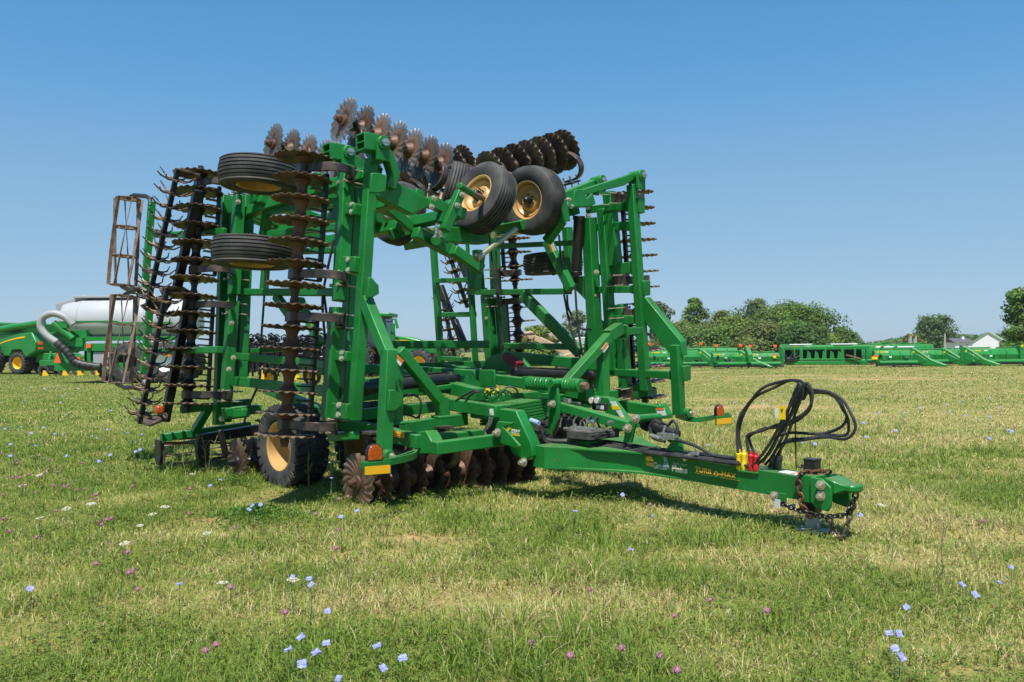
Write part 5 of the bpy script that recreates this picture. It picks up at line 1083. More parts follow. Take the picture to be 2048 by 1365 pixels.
tree(1235, 640, 90, 100, 'leafy_tree', 'green tree seen through the far wing frame', G1, G2, n=1800, leaf=.26, low=.05, lobes=16)
# far woodland reads as one mass
P, Cc = [], []
for i in range(360):
    px = rng.uniform(1640, 2300) if i < 320 else rng.uniform(840, 1290); d = rng.uniform(430, 620); q = PY(px, 700, d)
    topy = np.interp(px, [840, 1290, 1700, 1740, 1800, 1830, 1900, 2000, 2300], [697, 694, 697, 688, 676, 672, 671, 669, 668]) + rng.uniform(-2, 3)
    H = max(3, PY(px, topy, d).z); Wd = rng.uniform(3.5, 7); m_ = 240
    u = nr.normal(size=(m_, 3)); u /= np.linalg.norm(u, axis=1)[:, None]; r_ = nr.random(m_) ** .4
    tint = rng.uniform(.75, 1.2); p_, c_ = quads(q.x + u[:, 0] * r_ * Wd, d + u[:, 1] * r_ * Wd, np.maximum(.2, H * .52 + u[:, 2] * r_ * H * .48), 1.1 * (.5 + nr.random(m_)), np.array(D1) * tint * 1.1, np.array(G2) * tint, .7, u * .8 + np.array([0, 0, .5])); P.append(p_); Cc.append(c_)
P = np.concatenate(P, 0); Cc = np.concatenate(Cc, 0); me = npmesh('far_woodland', P.reshape(-1, 3), np.arange(len(P) * 4).reshape(-1, 4), 4, Cc); me.materials.append(mFol); o = link('far_woodland', me); o['kind'] = 'stuff'
# ------------------------------------------------------------------ machines, buildings and poles in the background
class Loc:      # local frame: x forward, y to the machine's left, z up
    def __init__(s, p, head, flip=1): s.o = V3((p.x, p.y, 0)); s.x = V3((math.cos(head), math.sin(head), 0)); s.y = V3((-math.sin(head), math.cos(head), 0)) * flip
    def __call__(s, x, y, z): return s.o + s.x * x + s.y * y + zD * z
def at(px, d): return PY(px, 720, d)
def sideprism(L, pts, y0, y1): return MB().prism([L(x, (y0 + y1) / 2, z) for x, z in pts], L.y * (y1 - y0))
def lug_tyre(L, c, R_, W, rr, root, rimm, ax=None, lugs=22):
    ax = ax or L.y; M = frame(L(*c), ax); mb = MB(); k = R_ - .06
    mb.lathe([(rr, -W * .42), (rr + .05, -W * .5), (R_ - .2 * R_, -W * .52), (k - .03, -W * .47), (k, -W * .3), (k, W * .3), (k - .03, W * .47), (R_ - .2 * R_, W * .52), (rr + .05, W * .5), (rr, W * .42)], M, 28)
    for i in range(lugs):
        for s_ in (-1, 1):
            a = 6.28318 * (i + (.5 if s_ > 0 else 0)) / lugs; e = V3((math.cos(a), math.sin(a), 0)); t_ = V3((-math.sin(a), math.cos(a), 0))
            c0 = M @ (e * (k + .01) + V3((0, 0, s_ * W * .04)) + t_ * .10 * R_); c1 = M @ (e * (k - .02) + V3((0, 0, s_ * W * .49)) - t_ * .12 * R_); mb.beam(c0, c1, .075 * R_, .10, (M.to_3x3() @ t_))
    o = obj('tyre', mb, mTyre, root); rm = MB().lathe([(rr + .02, W * .44), (rr - .02, W * .40), (rr - .06, W * .12), (rr * .5, W * .06), (rr * .3, W * .12), (0, W * .12)], M, 24).lathe([(0, -W * .12), (rr * .3, -W * .12), (rr * .5, -W * .06), (rr - .06, -W * .12), (rr - .02, -W * .40), (rr + .02, -W * .44)], M, 24)
    obj('rim', rm, rimm, root); return o
mRimY = mat('yellow_rims', (.85, .52, .012), .4); mTank = mat('white_poly_tank', (.40, .42, .44), .45, col2=(.45, .46, .47), scale=.6); mTan = mat('tan_machine_paint', (.50, .36, .23), .55, col2=(.42, .30, .19), scale=2); mOrl = mat('orange_red_lights', (.9, .12, .02), .35); mSil = mat('silver_rims', (.7, .72, .74), .4, .3)
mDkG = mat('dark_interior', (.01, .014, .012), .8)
# --- combine harvester at the left edge, seen from its left rear
L = Loc(at(72, 55), R(150), -1); r = thing('combine_harvester', 'green combine harvester with a yellow stripe at the left edge of the field', 'combine', L(3, 1.5, 0))
mb = sideprism(L, [(0.1, 1.5), (0.0, 2.1), (.5, 2.75), (6.3, 2.65), (6.4, 1.25), (5.9, 1.15), (5.2, 2.0), (4.2, 1.95), (3.7, 1.2), (3.0, 1.2), (2.7, 1.6), (1.7, 1.6), (1.2, 1.1)], 0, 3.2); body = obj('body', mb, mGf, r, bevel=.08)
mb = sideprism(L, [(2.0, 2.7), (1.9, 3.35), (5.9, 3.55), (6.1, 2.7)], .35, 2.9); obj('grain_tank', mb, mGf, r, bevel=.05)
obj('tank_shade_panel', MB().box(L(3.6, .33, 3.1), L.x * 1.35, L.y * .02, zD * .22), mDkG, r)  # near-black panel; the shaded inside of the tank is put into its colour
obj('unloading_auger', MB().cyl(L(-.6, .12, 3.35), L(4.6, -.05, 2.95), .22, n=18), mGf, r)
st = [(1.2 + i * .42, 1.72 + .66 * (1 - ((i / 10) - 0.0) ** 1.6)) for i in range(11)]
mb = MB().prism([L(x, -.012, z + .13 * (1 - i / 14)) for i, (x, z) in enumerate(st)] + [L(x, -.012, z) for x, z in st[::-1]], L.y * .02); obj('yellow_stripe', mb, mYel, r)
for c in ((2.1, .25), (2.1, 2.95)): lug_tyre(L, (c[0] - .1, c[1], .76), .76, .85, .40, r, mRimY, (-L.y - L.x * .22).normalized())
for c in ((4.75, -.1), (4.75, 3.3)): lug_tyre(L, (c[0], c[1], .98), .98, .75, .55, r, mRimY, -L.y)
obj('chaff_spreader', sideprism(L, [(-.9, .75), (-.6, 1.35), (.7, 1.45), (.9, .8)], .5, 2.7), mGf, r, bevel=.04)
obj('rear_axle', MB().cyl(L(2.1, .3, .72), L(2.1, 2.9, .72), .14, n=12), mDkG, r)
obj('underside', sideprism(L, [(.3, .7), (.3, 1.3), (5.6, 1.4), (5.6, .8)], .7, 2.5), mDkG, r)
for y, z, h in ((.15, 2.05, .10), (.15, 1.72, .07), (2.9, 2.05, .1)): obj('rear_light', MB().box(L(-.02, y + .15, z), L.x * .03, L.y * .16, zD * h), mOrl, r)
obj('slow_vehicle_sign', MB().prism([L(-.08, 1.25, 1.35), L(-.08, 1.75, 1.35), L(-.08, 1.5, 1.95)], L.x * .03), mOrl, r)
obj('cab', sideprism(L, [(6.3, 1.5), (6.3, 3.4), (7.9, 3.4), (7.7, 1.5)], .6, 2.6), mGlass, r, bevel=.06)
# --- planter row wheels showing under the cart: a second machine behind it
L = Loc(at(120, 52), R(0)); r = thing('seeding_tool', 'low green seeding tool with small yellow wheels standing behind the air cart', 'farm implement', L(1, 0, 0))
obj('tool_frame', MB().box(L(1.2, 0, .78), L.x * 2.4, L.y * .12, zD * .16).box(L(1.4, .5, 1.1), L.x * 2.2, L.y * .1, zD * .1).beam(L(-.7, 0, .7), L(-.7, .4, 1.7), .14, .14), mGf, r, bevel=.02)
for i, x in enumerate((-.85, .35, 1.25, 2.35)):
    o = obj('gauge_tyre', MB().lathe([(.16, -.09), (.30, -.11), (.33, 0), (.30, .11), (.16, .09)], frame(L(x, -.3, .33), L.y * -1 + L.x * .5), 18), mTyre, r); obj('yellow_scraper', MB().prism([L(x + .05, -.5, .02), L(x + .42, -.5, .02), L(x + .36, -.5, .12), L(x + .2, -.5, .34), L(x + .1, -.5, .34)], L.y * .06), mRimY, r)
    obj('row_opener', MB().box(L(x + .5, .1, .5), L.x * .3, L.y * .2, zD * .22), mDkG, r, bevel=.05)
# --- air cart with the white tank
L = Loc(at(245, 38), R(0)); r = thing('air_cart', 'green air cart with a long white tank and big black tyres behind the spiked reels', 'farm implement', L(0, 1, 0))
prof = [(-1.15, .0), (-1.05, .55), (-.72, .95), (-.2, 1.12), (.3, 1.12), (.8, .9), (1.1, .5), (1.18, 0), (1.0, -.45), (.5, -.8), (-.4, -.8), (-.95, -.45)]
mb = MB(); xs = [(-3.05, .74), (-2.95, .86), (-2.5, .93), (-2.1, 1.0), (-.6, 1.0), (.9, 1.0), (2.2, 1.0), (2.7, .95), (2.95, .7)]; vs = []
for x, k in xs: vs += [L(x, 1.2 + y * k, 2.72 + z * k) for y, z in prof]
n = len(prof); fs = [(i * n + j, i * n + (j + 1) % n, i * n + n + (j + 1) % n, i * n + n + j) for i in range(len(xs) - 1) for j in range(n)] + [tuple(range(n))[::-1], tuple(range((len(xs) - 1) * n, len(xs) * n))]
mb.add(vs, fs); obj('tank', mb, mTank, r, bevel=.06, ang=50)
obj('tank_stripe', MB().prism([L(-2.1, .03, 2.80), L(-.3, .03, 2.80), L(-.1, .03, 2.72), L(2.2, .03, 2.72), L(2.2, .03, 2.66), L(-.15, .03, 2.66), L(-.35, .03, 2.74), L(-2.1, .03, 2.74)], L.y * .02), mGf, r)
obj('tank_lid', MB().box(L(-1.2, 1.1, 3.9), L.x * 1.3, L.y * .5, zD * .05).beam(L(-3.3, .7, 3.45), L(-2.0, .9, 3.88), .3, .06), mGreyP, r, bevel=.02)
mb = MB(); mb.box(L(-.3, .1, 1.62), L.x * 3.1, L.y * .12, zD * .17).box(L(-.2, .15, 2.0), L.x * 2.9, L.y * .1, zD * .09).box(L(-1.4, .05, .75), L.x * 1.6, L.y * .12, zD * .17)
mb.beam(L(-1.5, .05, .6), L(-1.5, .05, 1.7), .16, .12, L.x).beam(L(-2.6, .1, .7), L(-2.95, .1, 1.5), .16, .14, L.x).beam(L(1.1, .1, .6), L(1.1, .1, 1.7), .12, .12, L.x).box(L(-2.2, .0, 1.85), L.x * .5, L.y * .15, zD * .2)
mb.beam(L(-3.3, .4, 2.05), L(-1.6, .3, 2.15), .5, .5, zD); mb.tube([L(1.15, -.1, 1.6), L(1.15, -.1, 2.9), L(1.25, -.1, 2.9), L(1.28, -.1, 1.6)], .025, 5); mb.tube([L(.75, -.1, 1.9), L(.75, -.1, 2.5), L(.85, -.1, 2.6)], .025, 5); obj('cart_frame', mb, mGf, r, bevel=.02)
obj('fan_housing', MB().cyl(L(-.55, -.1, 1.0), L(-.55, .5, 1.0), .38, n=20).box(L(-1.0, .3, 1.0), L.x * .35, L.y * .25, zD * .42), mGreyP, r, bevel=.04)
obj('metering_box', MB().box(L(.2, 1.0, 1.3), L.x * 2.0, L.y * .8, zD * .3), mDkG, r)
for x, y in ((.25, .2), (.25, 2.2)): lug_tyre(L, (x, y, .93), .93, .7, .42, r, mDkG, -L.y, 20)
for x, y in ((1.95, .2), (1.95, 2.2)): lug_tyre(L, (x, y, .93), .93, .7, .42, r, mSil, -L.y, 20)
lug_tyre(L, (-.95, 1.0, .6), .6, .4, .33, r, mSil, -L.y, 16)
def big_tube(pts, rad, m, nm): return obj(nm, MB().tube(spline(pts, 6), rad, 14), m, r)
big_tube([L(-2.05, -.3, 2.62), L(-2.35, -.35, 2.95), L(-2.85, -.4, 3.12), L(-3.3, -.4, 2.95), L(-3.42, -.4, 2.55), L(-3.15, -.4, 2.15), L(-2.75, -.35, 1.85)], .155, mGreyP, 'auger_spout')
big_tube([L(-2.75, -.35, 1.85), L(-2.3, -.3, 1.4), L(-1.95, -.25, .95), L(-1.3, -.2, .78), L(-.9, -.15, .75)], .175, mHose, 'auger_hose')
for i in range(9): q_ = spline([L(-2.75, -.35, 1.85), L(-2.3, -.3, 1.4), L(-1.95, -.25, .95), L(-1.3, -.2, .78), L(-.9, -.15, .75)], 6); j_ = 2 + i * 2; obj('hose_ring', MB().cyl(q_[j_], q_[j_].lerp(q_[j_ + 1], .35), .195, n=14), mBk, r)
for x in (-2.1, -.6, .9, 2.2): obj('tank_seam', MB().prism([L(x, 1.2 + y * 1.005, 2.72 + z * 1.005) for y, z in prof], L.x * .04), mGreyP, r)
for i in range(4): obj('tank_hatch', MB().cyl(L(-1.9 + i * 1.3, 1.1, 3.8), L(-1.9 + i * 1.3, 1.1, 3.95), .28, n=16), mBk, r)
obj('auger_tube', MB().cyl(L(-2.9, -.3, 2.7), L(-2.1, -.2, 2.0), .16, n=14).box(L(-2.55, -.3, 2.62), L.x * .3, L.y * .1, zD * .15), mGf, r)
for x, z, k in ((-1.45, 1.68, .1), (-1.9, 1.1, .08), (2.1, 1.3, .08)): obj('rear_light', MB().box(L(x, -.08, z), L.x * k, L.y * .03, zD * .09), mOrl, r)
obj('slow_vehicle_sign', MB().prism([L(-2.72, -.62, .95), L(-2.42, -.62, .95), L(-2.56, -.62, 1.4)], L.y * .02), mOrl, r)
# --- folded planter with black row units
L = Loc(at(575, 33), R(8)); r = thing('row_planter', 'folded planter with many upright black row units and yellow tool bars behind the near wing', 'farm implement', L(0, 0, 0))
obj('tool_bar', MB().box(L(.3, .3, .78), L.x * 2.7, L.y * .1, zD * .09).box(L(.3, .6, 1.5), L.x * 2.6, L.y * .1, zD * .1).beam(L(-1.6, .5, .4), L(-1.6, .5, 1.5), .14, .14, L.x).beam(L(1.9, .5, .3), L(1.9, .5, 1.6), .14, .14, L.x), mGf, r, bevel=.02)
def row_unit():
    mb = MB(); mb.box((0, 0, 1.5), (.13, 0, 0), (0, .16, 0), (.02, 0, .30)); mb.box((.02, -.05, .95), (.09, 0, 0), (0, .1, 0), (0, 0, .3))
    for k in range(5):
        a = rng.uniform(-.5, .5); mb.cyl((-.14 + rng.uniform(0, .2), -.2, 1.15 + k * .2), (-.1 + rng.uniform(0, .2), -.16, 1.16 + k * .2), rng.uniform(.07, .13), n=12); mb.beam((rng.uniform(-.2, .1), -.2, 1.1 + k * .2), (rng.uniform(-.1, .2), -.1, 1.3 + k * .2), .05, .04)
    mb.tube([(-.1, 0, 1.9), (-.12, -.05, 2.05), (0, -.1, 2.12), (.1, -.05, 2.02)], .03, 6); mb.ball((.03, -.05, 1.9), .10, 8); mb.beam((0, 0, .5), (.02, 0, 1.2), .06, .06)
    return pm(mb, 'row_unit', mBk)
for i in range(15):
    o = link('row_unit', row_unit() if i < 5 else bpy.data.objects['row_unit' if i % 5 == 0 else 'row_unit.%03d' % (i % 5)].data, r, Matrix.Translation(L(-1.55 + i * .24, .0, -.1 + rng.uniform(-.06, .06))) @ Matrix.Rotation(rng.uniform(-.4, .4), 4, 'Z'))
for x in (-.95, .35, 1.0): obj('yellow_stand', MB().prism([L(x - .08, -.1, .25), L(x + .1, -.1, .25), L(x + .06, -.1, .8), L(x - .1, -.1, .8)], L.y * .05), mRimY, r)
for x in (-.75, .9): lug_tyre(L, (x, .3, .35), .35, .22, .2, r, mRimY, -L.y, 14)
# --- tractor
L = Loc(at(800, 44), R(-8)); r = thing('farm_tractor', 'green tractor with yellow striped hood and yellow wheel between the implement wings', 'tractor', L(0, 1, 0))
obj('hood', sideprism(L, [(-.35, 1.3), (-.35, 2.12), (.3, 2.08), (1.1, 1.86), (1.7, 1.62), (1.75, 1.15), (.6, 1.1)], .35, 1.35), mGf, r, bevel=.08)
obj('yellow_stripe', MB().prism([L(-.3, .34, 1.92), L(.3, .34, 1.89), L(1.0, .34, 1.74), L(1.55, .34, 1.58), L(1.55, .34, 1.53), L(1.0, .34, 1.66), L(.3, .34, 1.81), L(-.3, .34, 1.84)], L.y * .03), mYel, r)
cb = obj('cab', sideprism(L, [(-2.0, 1.5), (-2.05, 3.1), (-.85, 3.15), (-.55, 1.5)], .15, 1.65), mGlass, r, bevel=.05); obj('cab_roof', MB().box(L(-1.35, .9, 3.22), L.x * .78, L.y * .85, zD * .10), mGf, r, bevel=.05)
mb = MB(); mb.beam(L(-.7, .12, 1.5), L(-.92, .12, 3.12), .08, .08).beam(L(-2.0, .12, 1.5), L(-2.05, .12, 3.12), .08, .08); obj('cab_pillar', mb, mBk, r)
obj('exhaust', MB().cyl(L(-.45, .3, 1.9), L(-.45, .3, 2.75), .12, n=14), mGf, r); mb = MB(); mb.tube([L(-.85, .1, 2.85), L(-.4, -.1, 2.85), L(-.3, -.1, 2.98), L(-.22, -.1, 2.98)], .03, 6); obj('mirror_arm', mb, mBk, r); obj('mirror', MB().beam(L(-.2, -.1, 3.0), L(-.08, -.12, 2.5), .14, .06, L.x), mGf, r, bevel=.02)
for y in (-.1, 1.9): lug_tyre(L, (1.05, y, .72), .72, .5, .34, r, mRimY, -L.y, 18)
for y in (-.2, 2.0): lug_tyre(L, (-2.35, y, 1.0), 1.0, .6, .55, r, mRimY, -L.y, 20)
obj('chassis', MB().box(L(0, .9, .95), L.x * 1.6, L.y * .35, zD * .25), mBk, r, bevel=.04)
# --- tan boom lifts
for px, d, lb in ((1150, 40, 'left of two tan boom lifts seen through the far wing, jib raised'), (1196, 43, 'right of two tan boom lifts, behind the far wing posts, jib raised')):
    L = Loc(at(px, d), R(178), -1); r = thing('boom_lift', lb, 'boom lift', L(0, .8, 0)); k = d / 40
    mb = MB(); mb.beam(L(.1, .4, 1.05), L(2.1, .4, 2.0), .26, .2, zD); mb.beam(L(.3, .72, 1.3), L(1.6, .72, 1.9), .08, .08, zD); obj('boom', mb, mTan, r, bevel=.02)
    mb = MB(); mb.cyl(L(2.05, .15, 2.02), L(2.3, .65, 2.02), .2, n=16); mb.beam(L(1.95, .4, 1.95), L(2.35, .4, 2.05), .3, .3, zD); obj('boom_head', mb, mTan, r, bevel=.03); obj('boom_hose', MB().tube(spline([L(2.2, .2, 1.85), L(2.05, .18, 1.6), L(1.7, .18, 1.5), L(1.3, .18, 1.6)], 5), .04, 6), mHose, r)
    obj('counterweight', sideprism(L, [(-1.2, .55), (-1.25, 1.1), (-.4, 1.35), (.55, 1.1), (.7, .5)], 0, 1.6), mTan, r, bevel=.06); obj('engine_grille', MB().box(L(-.5, -.02, 1.2), L.x * .35, L.y * .02, zD * .25), mTan, r)
    for i in range(5): obj('railing', MB().beam(L(-.9 + i * .16, -.04, .95), L(-.9 + i * .16, -.04, 1.45), .05, .05), mTan, r)
    for x in (-.9, .6): lug_tyre(L, (x, .1, .38), .38, .3, .22, r, mTan, -L.y, 14)
L = Loc(at(1165, 60), R(0)); r = thing('white_trailer', 'white roofed trailer partly hidden behind the tan boom lifts', 'trailer', L(0, 1, 0)); obj('trailer_box', sideprism(L, [(-1.6, .6), (-1.6, 1.85), (-.2, 2.2), (1.4, 2.2), (1.5, .6)], 0, 2), mTank, r, bevel=.05); obj('window_strip', MB().box(L(-.4, -.02, 1.55), L.x * .9, L.y * .02, zD * .14), mGlass, r)
for x in (-.9, .8): lug_tyre(L, (x, .1, .32), .32, .22, .18, r, mSil, -L.y, 12)
# --- row of combine headers
def header(px, d, length, head, lbl, h=1.2, divider=True, ends=(1,), post=True, stick=True):
    L = Loc(at(px, d), R(head)); r = thing('combine_header', lbl, 'combine header', L(length / 2, 0, 0), 'headers parked in a row along the field edge')
    mb = MB().prism([L(length / 2, y, z) for y, z in [(-.12, .35), (-.2, .75), (-.05, h - .12), (.05, h), (.22, h), (.3, h - .3), (.3, .3)]], L.x * length); obj('back_sheet', mb, mGf, r, bevel=.025)
    mb = MB(); mb.beam(L(0, -.25, .42), L(length, -.25, .42), .10, .12); mb.cyl(L(.1, -.5, .28), L(length - .1, -.5, .28), .13, n=12); obj('cutter_bar', mb, mGf, r)
    mb = MB(); mb.box(L(length * .5, -.55, .14), L.x * length * .48, L.y * .4, zD * .05); obj('skid_floor', mb, mDkG, r)
    for i in range(int(length * 1.6)):
        x = rng.uniform(.1, length - .3); z = rng.uniform(.3, .62); k = rng.random()
        if k < .35: obj('header_hose', MB().tube(spline([L(x, -.26, z + .2), L(x + .12, -.36, z), L(x + .35, -.36, z - .04), L(x + .5, -.28, z + .15)], 5), .03, 6), mHose, r)
        elif k < .7: obj('header_bracket', MB().prism([L(x, -.3, z), L(x + .25, -.3, z - .05), L(x + .22, -.3, z + .22), L(x + .08, -.3, z + .3)], L.y * .08), mGf, r, bevel=.015)
        else: obj('drive_gearbox', MB().box(L(x, -.32, z - .1), L.x * rng.uniform(.08, .16), L.y * .08, zD * rng.uniform(.06, .12)), mBk, r, bevel=.02)
    for x_ in (0.05, length * .5): obj('upper_rail', MB().cyl(L(x_, .1, h + .05), L(x_ + length * .38, .1, h + .06), .045, n=8), mGf, r)
    for i in range(3): x = length * (.08 + .42 * i); obj('support_leg', MB().beam(L(x, .1, .02), L(x, .1, .5), .12, .10), mGf, r)
    for i in range(4): x = length * (.12 + .25 * i); obj('panel_rib', MB().prism([L(x, y, z) for y, z in [(-.24, .45), (-.23, .78), (-.09, h - .1), (-.05, h - .1), (-.17, .75)]], L.x * .06), mGf, r)
    if divider:
        for e in ends:
            x = length * e; D_ = (L.x * .62 - L.y * .78).normalized(); Nd = V3((-D_.y, D_.x, 0)); o_ = L(x, 0, 0)
            PD = lambda q, z, s_=0: o_ + D_ * q + Nd * s_ + zD * z
            obj('crop_divider', MB().prism([PD(q, z) for q, z in [(-.35, .3), (-.3, h + .08), (-.05, h + .16), (.35, h - .05), (1.2, .48), (2.15, .12), (2.1, .02), (.5, .08)]], Nd * .36), mGf, r, bevel=.06)
            obj('divider_cover', MB().prism([PD(q, z) for q, z in [(-.05, h - .12), (.35, h - .3), (1.0, .40), (.5, .2), (-.05, .45)]], Nd * .40), mGf, r, bevel=.03)
            obj('divider_badge', MB().box(PD(.08, h - .16, -.205), D_ * .06, Nd * .006, zD * .07), mYtag, r)
    if stick:
        obj('yellow_decal', MB().box(L(length * .16, -.075, h - .135), L.x * .28, L.y * .012, zD * .035), mYtag, r); obj('white_decal', MB().box(L(length * .3, -.075, h - .135), L.x * .12, L.y * .012, zD * .04), mWhite, r)
        obj('warning_decal', MB().box(L(length * .36, -.225, .66), L.x * .09, L.y * .012, zD * .06), mWhite, r); obj('sensor_box', MB().box(L(length * .12, -.24, .72), L.x * .07, L.y * .03, zD * .11), mBk, r)
    if post:
        for x in ((.3, length - .25) if post == 2 else (length - .25,)):
            o = obj('marker_post', MB().cyl(L(x, .15, h - .1), L(x, .1, h + .42), .03, n=8), mBk, r); obj('orange_marker', MB().box(L(x, .08, h + .46), L.x * .13, L.y * .04, zD * .055).box(L(x + .03, .08, h + .37), L.x * .08, L.y * .035, zD * .04), mOrl, o, bevel=.02)
    return r, L
header(1292, 58, 4.3, 12, 'green combine header just right of the far wing with two crop dividers', ends=(.93,), post=2)
header(1425, 56, 2.3, 12, 'short green header with one crop divider left of the black hose loops background', h=1.05, ends=(.9,), post=2)
r, L = header(1493, 56, 2.2, 4, 'small green header panel with a yellow corner lamp left of the open framed header', h=1.0, divider=False, post=2)
obj('corner_lamp', MB().box(L(1.85, -.3, .72), L.x * .18, L.y * .04, zD * .09), mYtag, r, bevel=.02); obj('corner_light', MB().box(L(1.8, -.3, .86), L.x * .12, L.y * .04, zD * .05), mOrl, r); obj('end_cap', MB().prism([L(.1, y, z) for y, z in [(.2, .3), (.2, 1.45), (0, 1.4), (-.5, .9), (-.5, .3)]], L.x * .3), mGf, r, bevel=.04)
# open frame header
L = Loc(at(1562, 57), R(2)); r = thing('combine_header', 'wide green header seen from behind with an open frame, pipes and black hoses', 'combine header', L(3, 0, 0), 'headers parked in a row along the field edge')
mb = MB(); mb.box(L(3.0, .1, 1.28), L.x * 3.0, L.y * .12, zD * .10).box(L(3.1, .0, .30), L.x * 2.7, L.y * .1, zD * .12).box(L(3.1, -.05, .52), L.x * 2.3, L.y * .06, zD * .05)
for x in (.1, .9, 1.35, 3.0, 4.15, 5.0, 5.8): mb.beam(L(x, 0, .2), L(x, 0, 1.25), .22 if x in (1.35, 4.15) else .12, .16, L.x)
mb.beam(L(.1, .1, 1.42), L(1.6, .1, 1.46), .10, .12).beam(L(3.6, .1, 1.45), L(4.9, .1, 1.48), .10, .12); obj('header_frame', mb, mGf, r, bevel=.02)
obj('draper_belt', MB().box(L(3.0, .35, .75), L.x * 2.6, L.y * .05, zD * .42), mDkG, r); obj('header_pipe', MB().cyl(L(.6, .05, 1.5), L(2.1, .05, 1.52), .05, n=10).cyl(L(3.4, .05, 1.52), L(5.2, .05, 1.52), .05, n=10), mSil, r)
for k in range(5): obj('auger_flight', MB().prism([L(1.7 + k * .52, -.05, .55), L(2.05 + k * .52, -.05, .55), L(1.98 + k * .52, -.05, .95), L(1.78 + k * .52, -.05, 1.1)], L.y * .05), mGf, r, bevel=.02)
for pts in ([(.3, .55), (.6, .75), (.7, 1.05), (.5, 1.2)], [(.4, .5), (.75, .6), (1.0, .9), (1.05, 1.2)], [(.2, .8), (.5, .55), (.9, .62), (1.2, .8)]): obj('header_hose', MB().tube(spline([L(x, -.2, z) for x, z in pts], 6), .045, 7), mHose, r)
obj('drive_gearbox', MB().box(L(.55, -.18, .5), L.x * .28, L.y * .14, zD * .14), mBk, r, bevel=.03); obj('drive_shaft', MB().cyl(L(4.3, -.25, .8), L(5.3, -.25, .52), .06, n=10), mRust, r)
r, L = header(1748, 56, 2.75, 3, 'green header with yellow corner lamp and one crop divider, right of the open framed header', h=1.12, ends=(.97,), post=False)
obj('corner_lamp', MB().box(L(-.1, -.3, .58), L.x * .19, L.y * .04, zD * .09), mYtag, r, bevel=.02); obj('corner_light', MB().box(L(-.05, -.3, .74), L.x * .14, L.y * .04, zD * .06), mOrl, r); obj('reel_pipe', MB().cyl(L(.2, .2, 1.28), L(2.8, .2, 1.3), .06, n=10), mSil, r); obj('reel_arm', MB().beam(L(.1, .1, 1.0), L(.7, .1, 1.38), .1, .1).beam(L(1.1, .1, 1.1), L(1.6, .1, 1.35), .12, .1), mGf, r)
header(1836, 59, 1.95, 3, 'second crop divider header stepping back to the right of the lamped header', h=1.08, ends=(.97,), post=False)
header(1882, 63, 2.1, 3, 'third header of the stepped group, its divider in front of the low white house', h=1.1, ends=(.97,), post=False)
r, L = header(1932, 57, 4.4, 3, 'long green header with a yellow decal in front of the white barn at the right', h=1.15, ends=(0.0,), post=False)
obj('end_housing', MB().box(L(3.75, -.1, .75), L.x * .25, L.y * .3, zD * .6), mGf, r, bevel=.05); obj('corner_lamp', MB().box(L(3.6, -.42, 1.3), L.x * .06, L.y * .03, zD * .08), mYtag, r)
header(1318, 66, 6.2, 4, 'long second row green header behind the two divider headers beside the far wing', h=1.35, divider=False, post=False)
header(1560, 65, 7.2, 2, 'long green header in the second row behind the open framed header', h=1.5, divider=False, post=False)
r, L = header(1735, 66, 5.2, 2, 'long green header in the second row behind the stepped dividers', h=1.5, divider=False, post=False)
for k in range(3): obj('reel_arm', MB().beam(L(.5 + k * 1.5, .1, 1.25), L(1.3 + k * 1.5, .1, 1.62), .12, .12).beam(L(1.3 + k * 1.5, .1, 1.62), L(1.7 + k * 1.5, .1, 1.55), .10, .10), mGf, r)
# --- barn, house, poles, mast
q = at(1977, 190); b = thing('barn', 'white gabled barn with a pale green roof behind the parked headers at the right', 'barn', (q.x, 190, 0)); k = 190 / F
X = V3((.98, -.2, 0)); Yb = V3((.55, .83, 0)); mW = mat('white_barn_siding', (.74, .75, .76), .6); mRoofG = mat('pale_green_metal_roof', (.25, .36, .24), .5)
hw_, hr, he, dp = 31 * k * 1.02, 4.35, 2.05, 9
o3 = V3((q.x, 190, 0)); g_ = [o3 - X * hw_, o3 + X * hw_, o3 + X * hw_ + zD * he, o3 + zD * hr, o3 - X * hw_ + zD * he]
obj('barn_walls', MB().prism([p + Yb * dp / 2 for p in g_], Yb * dp), mW, b)
for s in (-1, 1): e0 = o3 + X * (s * hw_ * 1.06) + zD * (he - .12); a0 = o3 + zD * (hr + .03); obj('barn_roof', MB().prism([e0 - Yb * .3, a0 - Yb * .3, a0 + Yb * (dp + .4), e0 + Yb * (dp + .4)], zD * .16), mRoofG, b)
for i in range(14): obj('siding_seam', MB().box(o3 + X * (-hw_ + hw_ * 2 * (i + .5) / 14) - Yb * .02 + zD * (he * .5), X * .015, Yb * .02, zD * he * .5), mW, b)
q = at(1916, 150); hs = thing('house', 'low white house with a dark roof seen between two parked headers', 'house', (q.x, 150, 0)); o3 = V3((q.x, 150, 0))
obj('house_walls', MB().box(o3 + zD * 1.0, V3((1.5, 0, 0)), V3((0, 2, 0)), zD * 1.0), mW, hs); obj('house_roof', MB().prism([o3 + V3((-1.7, y, z)) + V3((1.7, 0, 0)) for y, z in ((-2.3, 1.95), (0, 2.7), (2.3, 1.95))], V3((3.5, 0, 0))), mat('dark_roof', (.10, .10, .11), .8), hs)
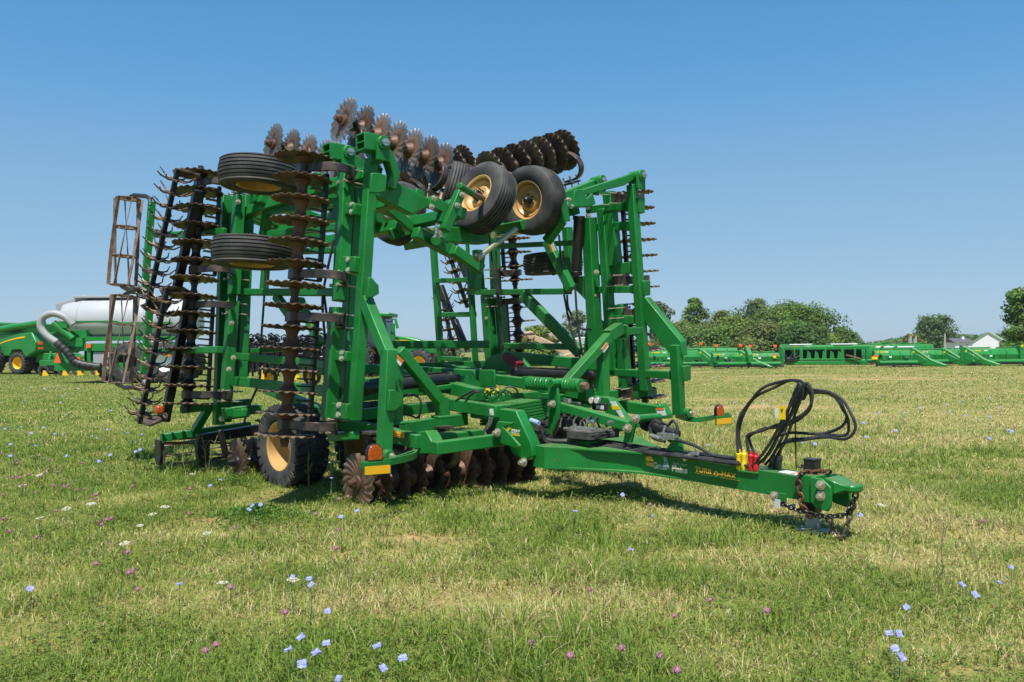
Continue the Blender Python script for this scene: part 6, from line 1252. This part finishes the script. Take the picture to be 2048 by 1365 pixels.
obj('chimney', MB().box(o3 + V3((.4, -.8, 2.7)), V3((.22, 0, 0)), V3((0, .2, 0)), zD * .25), mW, hs); obj('window', MB().box(o3 + V3((-.5, -2.02, 1.0)), V3((.3, 0, 0)), V3((0, .02, 0)), zD * .4), mGlass, hs); obj('door', MB().box(o3 + V3((.5, -2.02, .9)), V3((.25, 0, 0)), V3((0, .02, 0)), zD * .7), mGreyP, hs)
mPole = mat('weathered_pole', (.42, .38, .33), .8)
for px, top, d, lb, box in ((1822, 672, 120, 'left wooden utility pole beside the yellow green tree', 1), (1832, 673, 115, 'wooden utility pole with a grey transformer just left of the lone tree', 1), (1890, 668, 130, 'bare utility pole in front of the lone round tree', 0), (1745, 683, 140, 'short pole before the distant woods', 0), (2023, 680, 120, 'short pole at the right corner of the barn', 0)):
    q = at(px, d); z = PY(px, top, d).z; o = thing('utility_pole', lb, 'pole', (q.x, d, 0), 'utility poles behind the headers'); obj('pole_shaft', MB().cyl((q.x, d, 0), (q.x, d, z), .16, .11, 8), mPole, o)
    if box: obj('transformer', MB().cyl((q.x - .22, d - .2, z - 1.1), (q.x - .22, d - .2, z - .3), .26, n=10), mGreyP, o)
q = at(1999, 700); q = at(1999, 600); z = PY(1999, 660, 600).z; mb = MB()
for s in (-1, 1): mb.beam(V3((q.x + s * 1.2, 600, 0)), V3((q.x + s * .5, 600, z)), .3, .3)
for i in range(7): mb.beam(V3((q.x - 1.1 + i * .08, 600, z * (.2 + i * .12))), V3((q.x + 1.1 - i * .08, 600, z * (.25 + i * .12))), .15, .15)
tag(obj('lattice_mast', mb, mGreyP), 'distant grey lattice mast above the woods by the barn', 'mast')
# ------------------------------------------------------------------ summer haze over the fields
hz = MB().box((0, 0, 14), (1960, 0, 0), (0, 1960, 0), (0, 0, 15.2)); hm = bpy.data.materials.new('pale_haze'); hm.use_nodes = True; t = hm.node_tree; t.nodes.clear()
ho = t.nodes.new('ShaderNodeOutputMaterial'); hv = t.nodes.new('ShaderNodeVolumePrincipled'); hv.inputs['Color'].default_value = (.86, .92, 1, 1); hv.inputs['Density'].default_value = .0002; hv.inputs['Anisotropy'].default_value = .2
t.links.new(hv.outputs[0], ho.inputs['Volume']); o = obj('haze', hz, hm); o['kind'] = 'stuff'
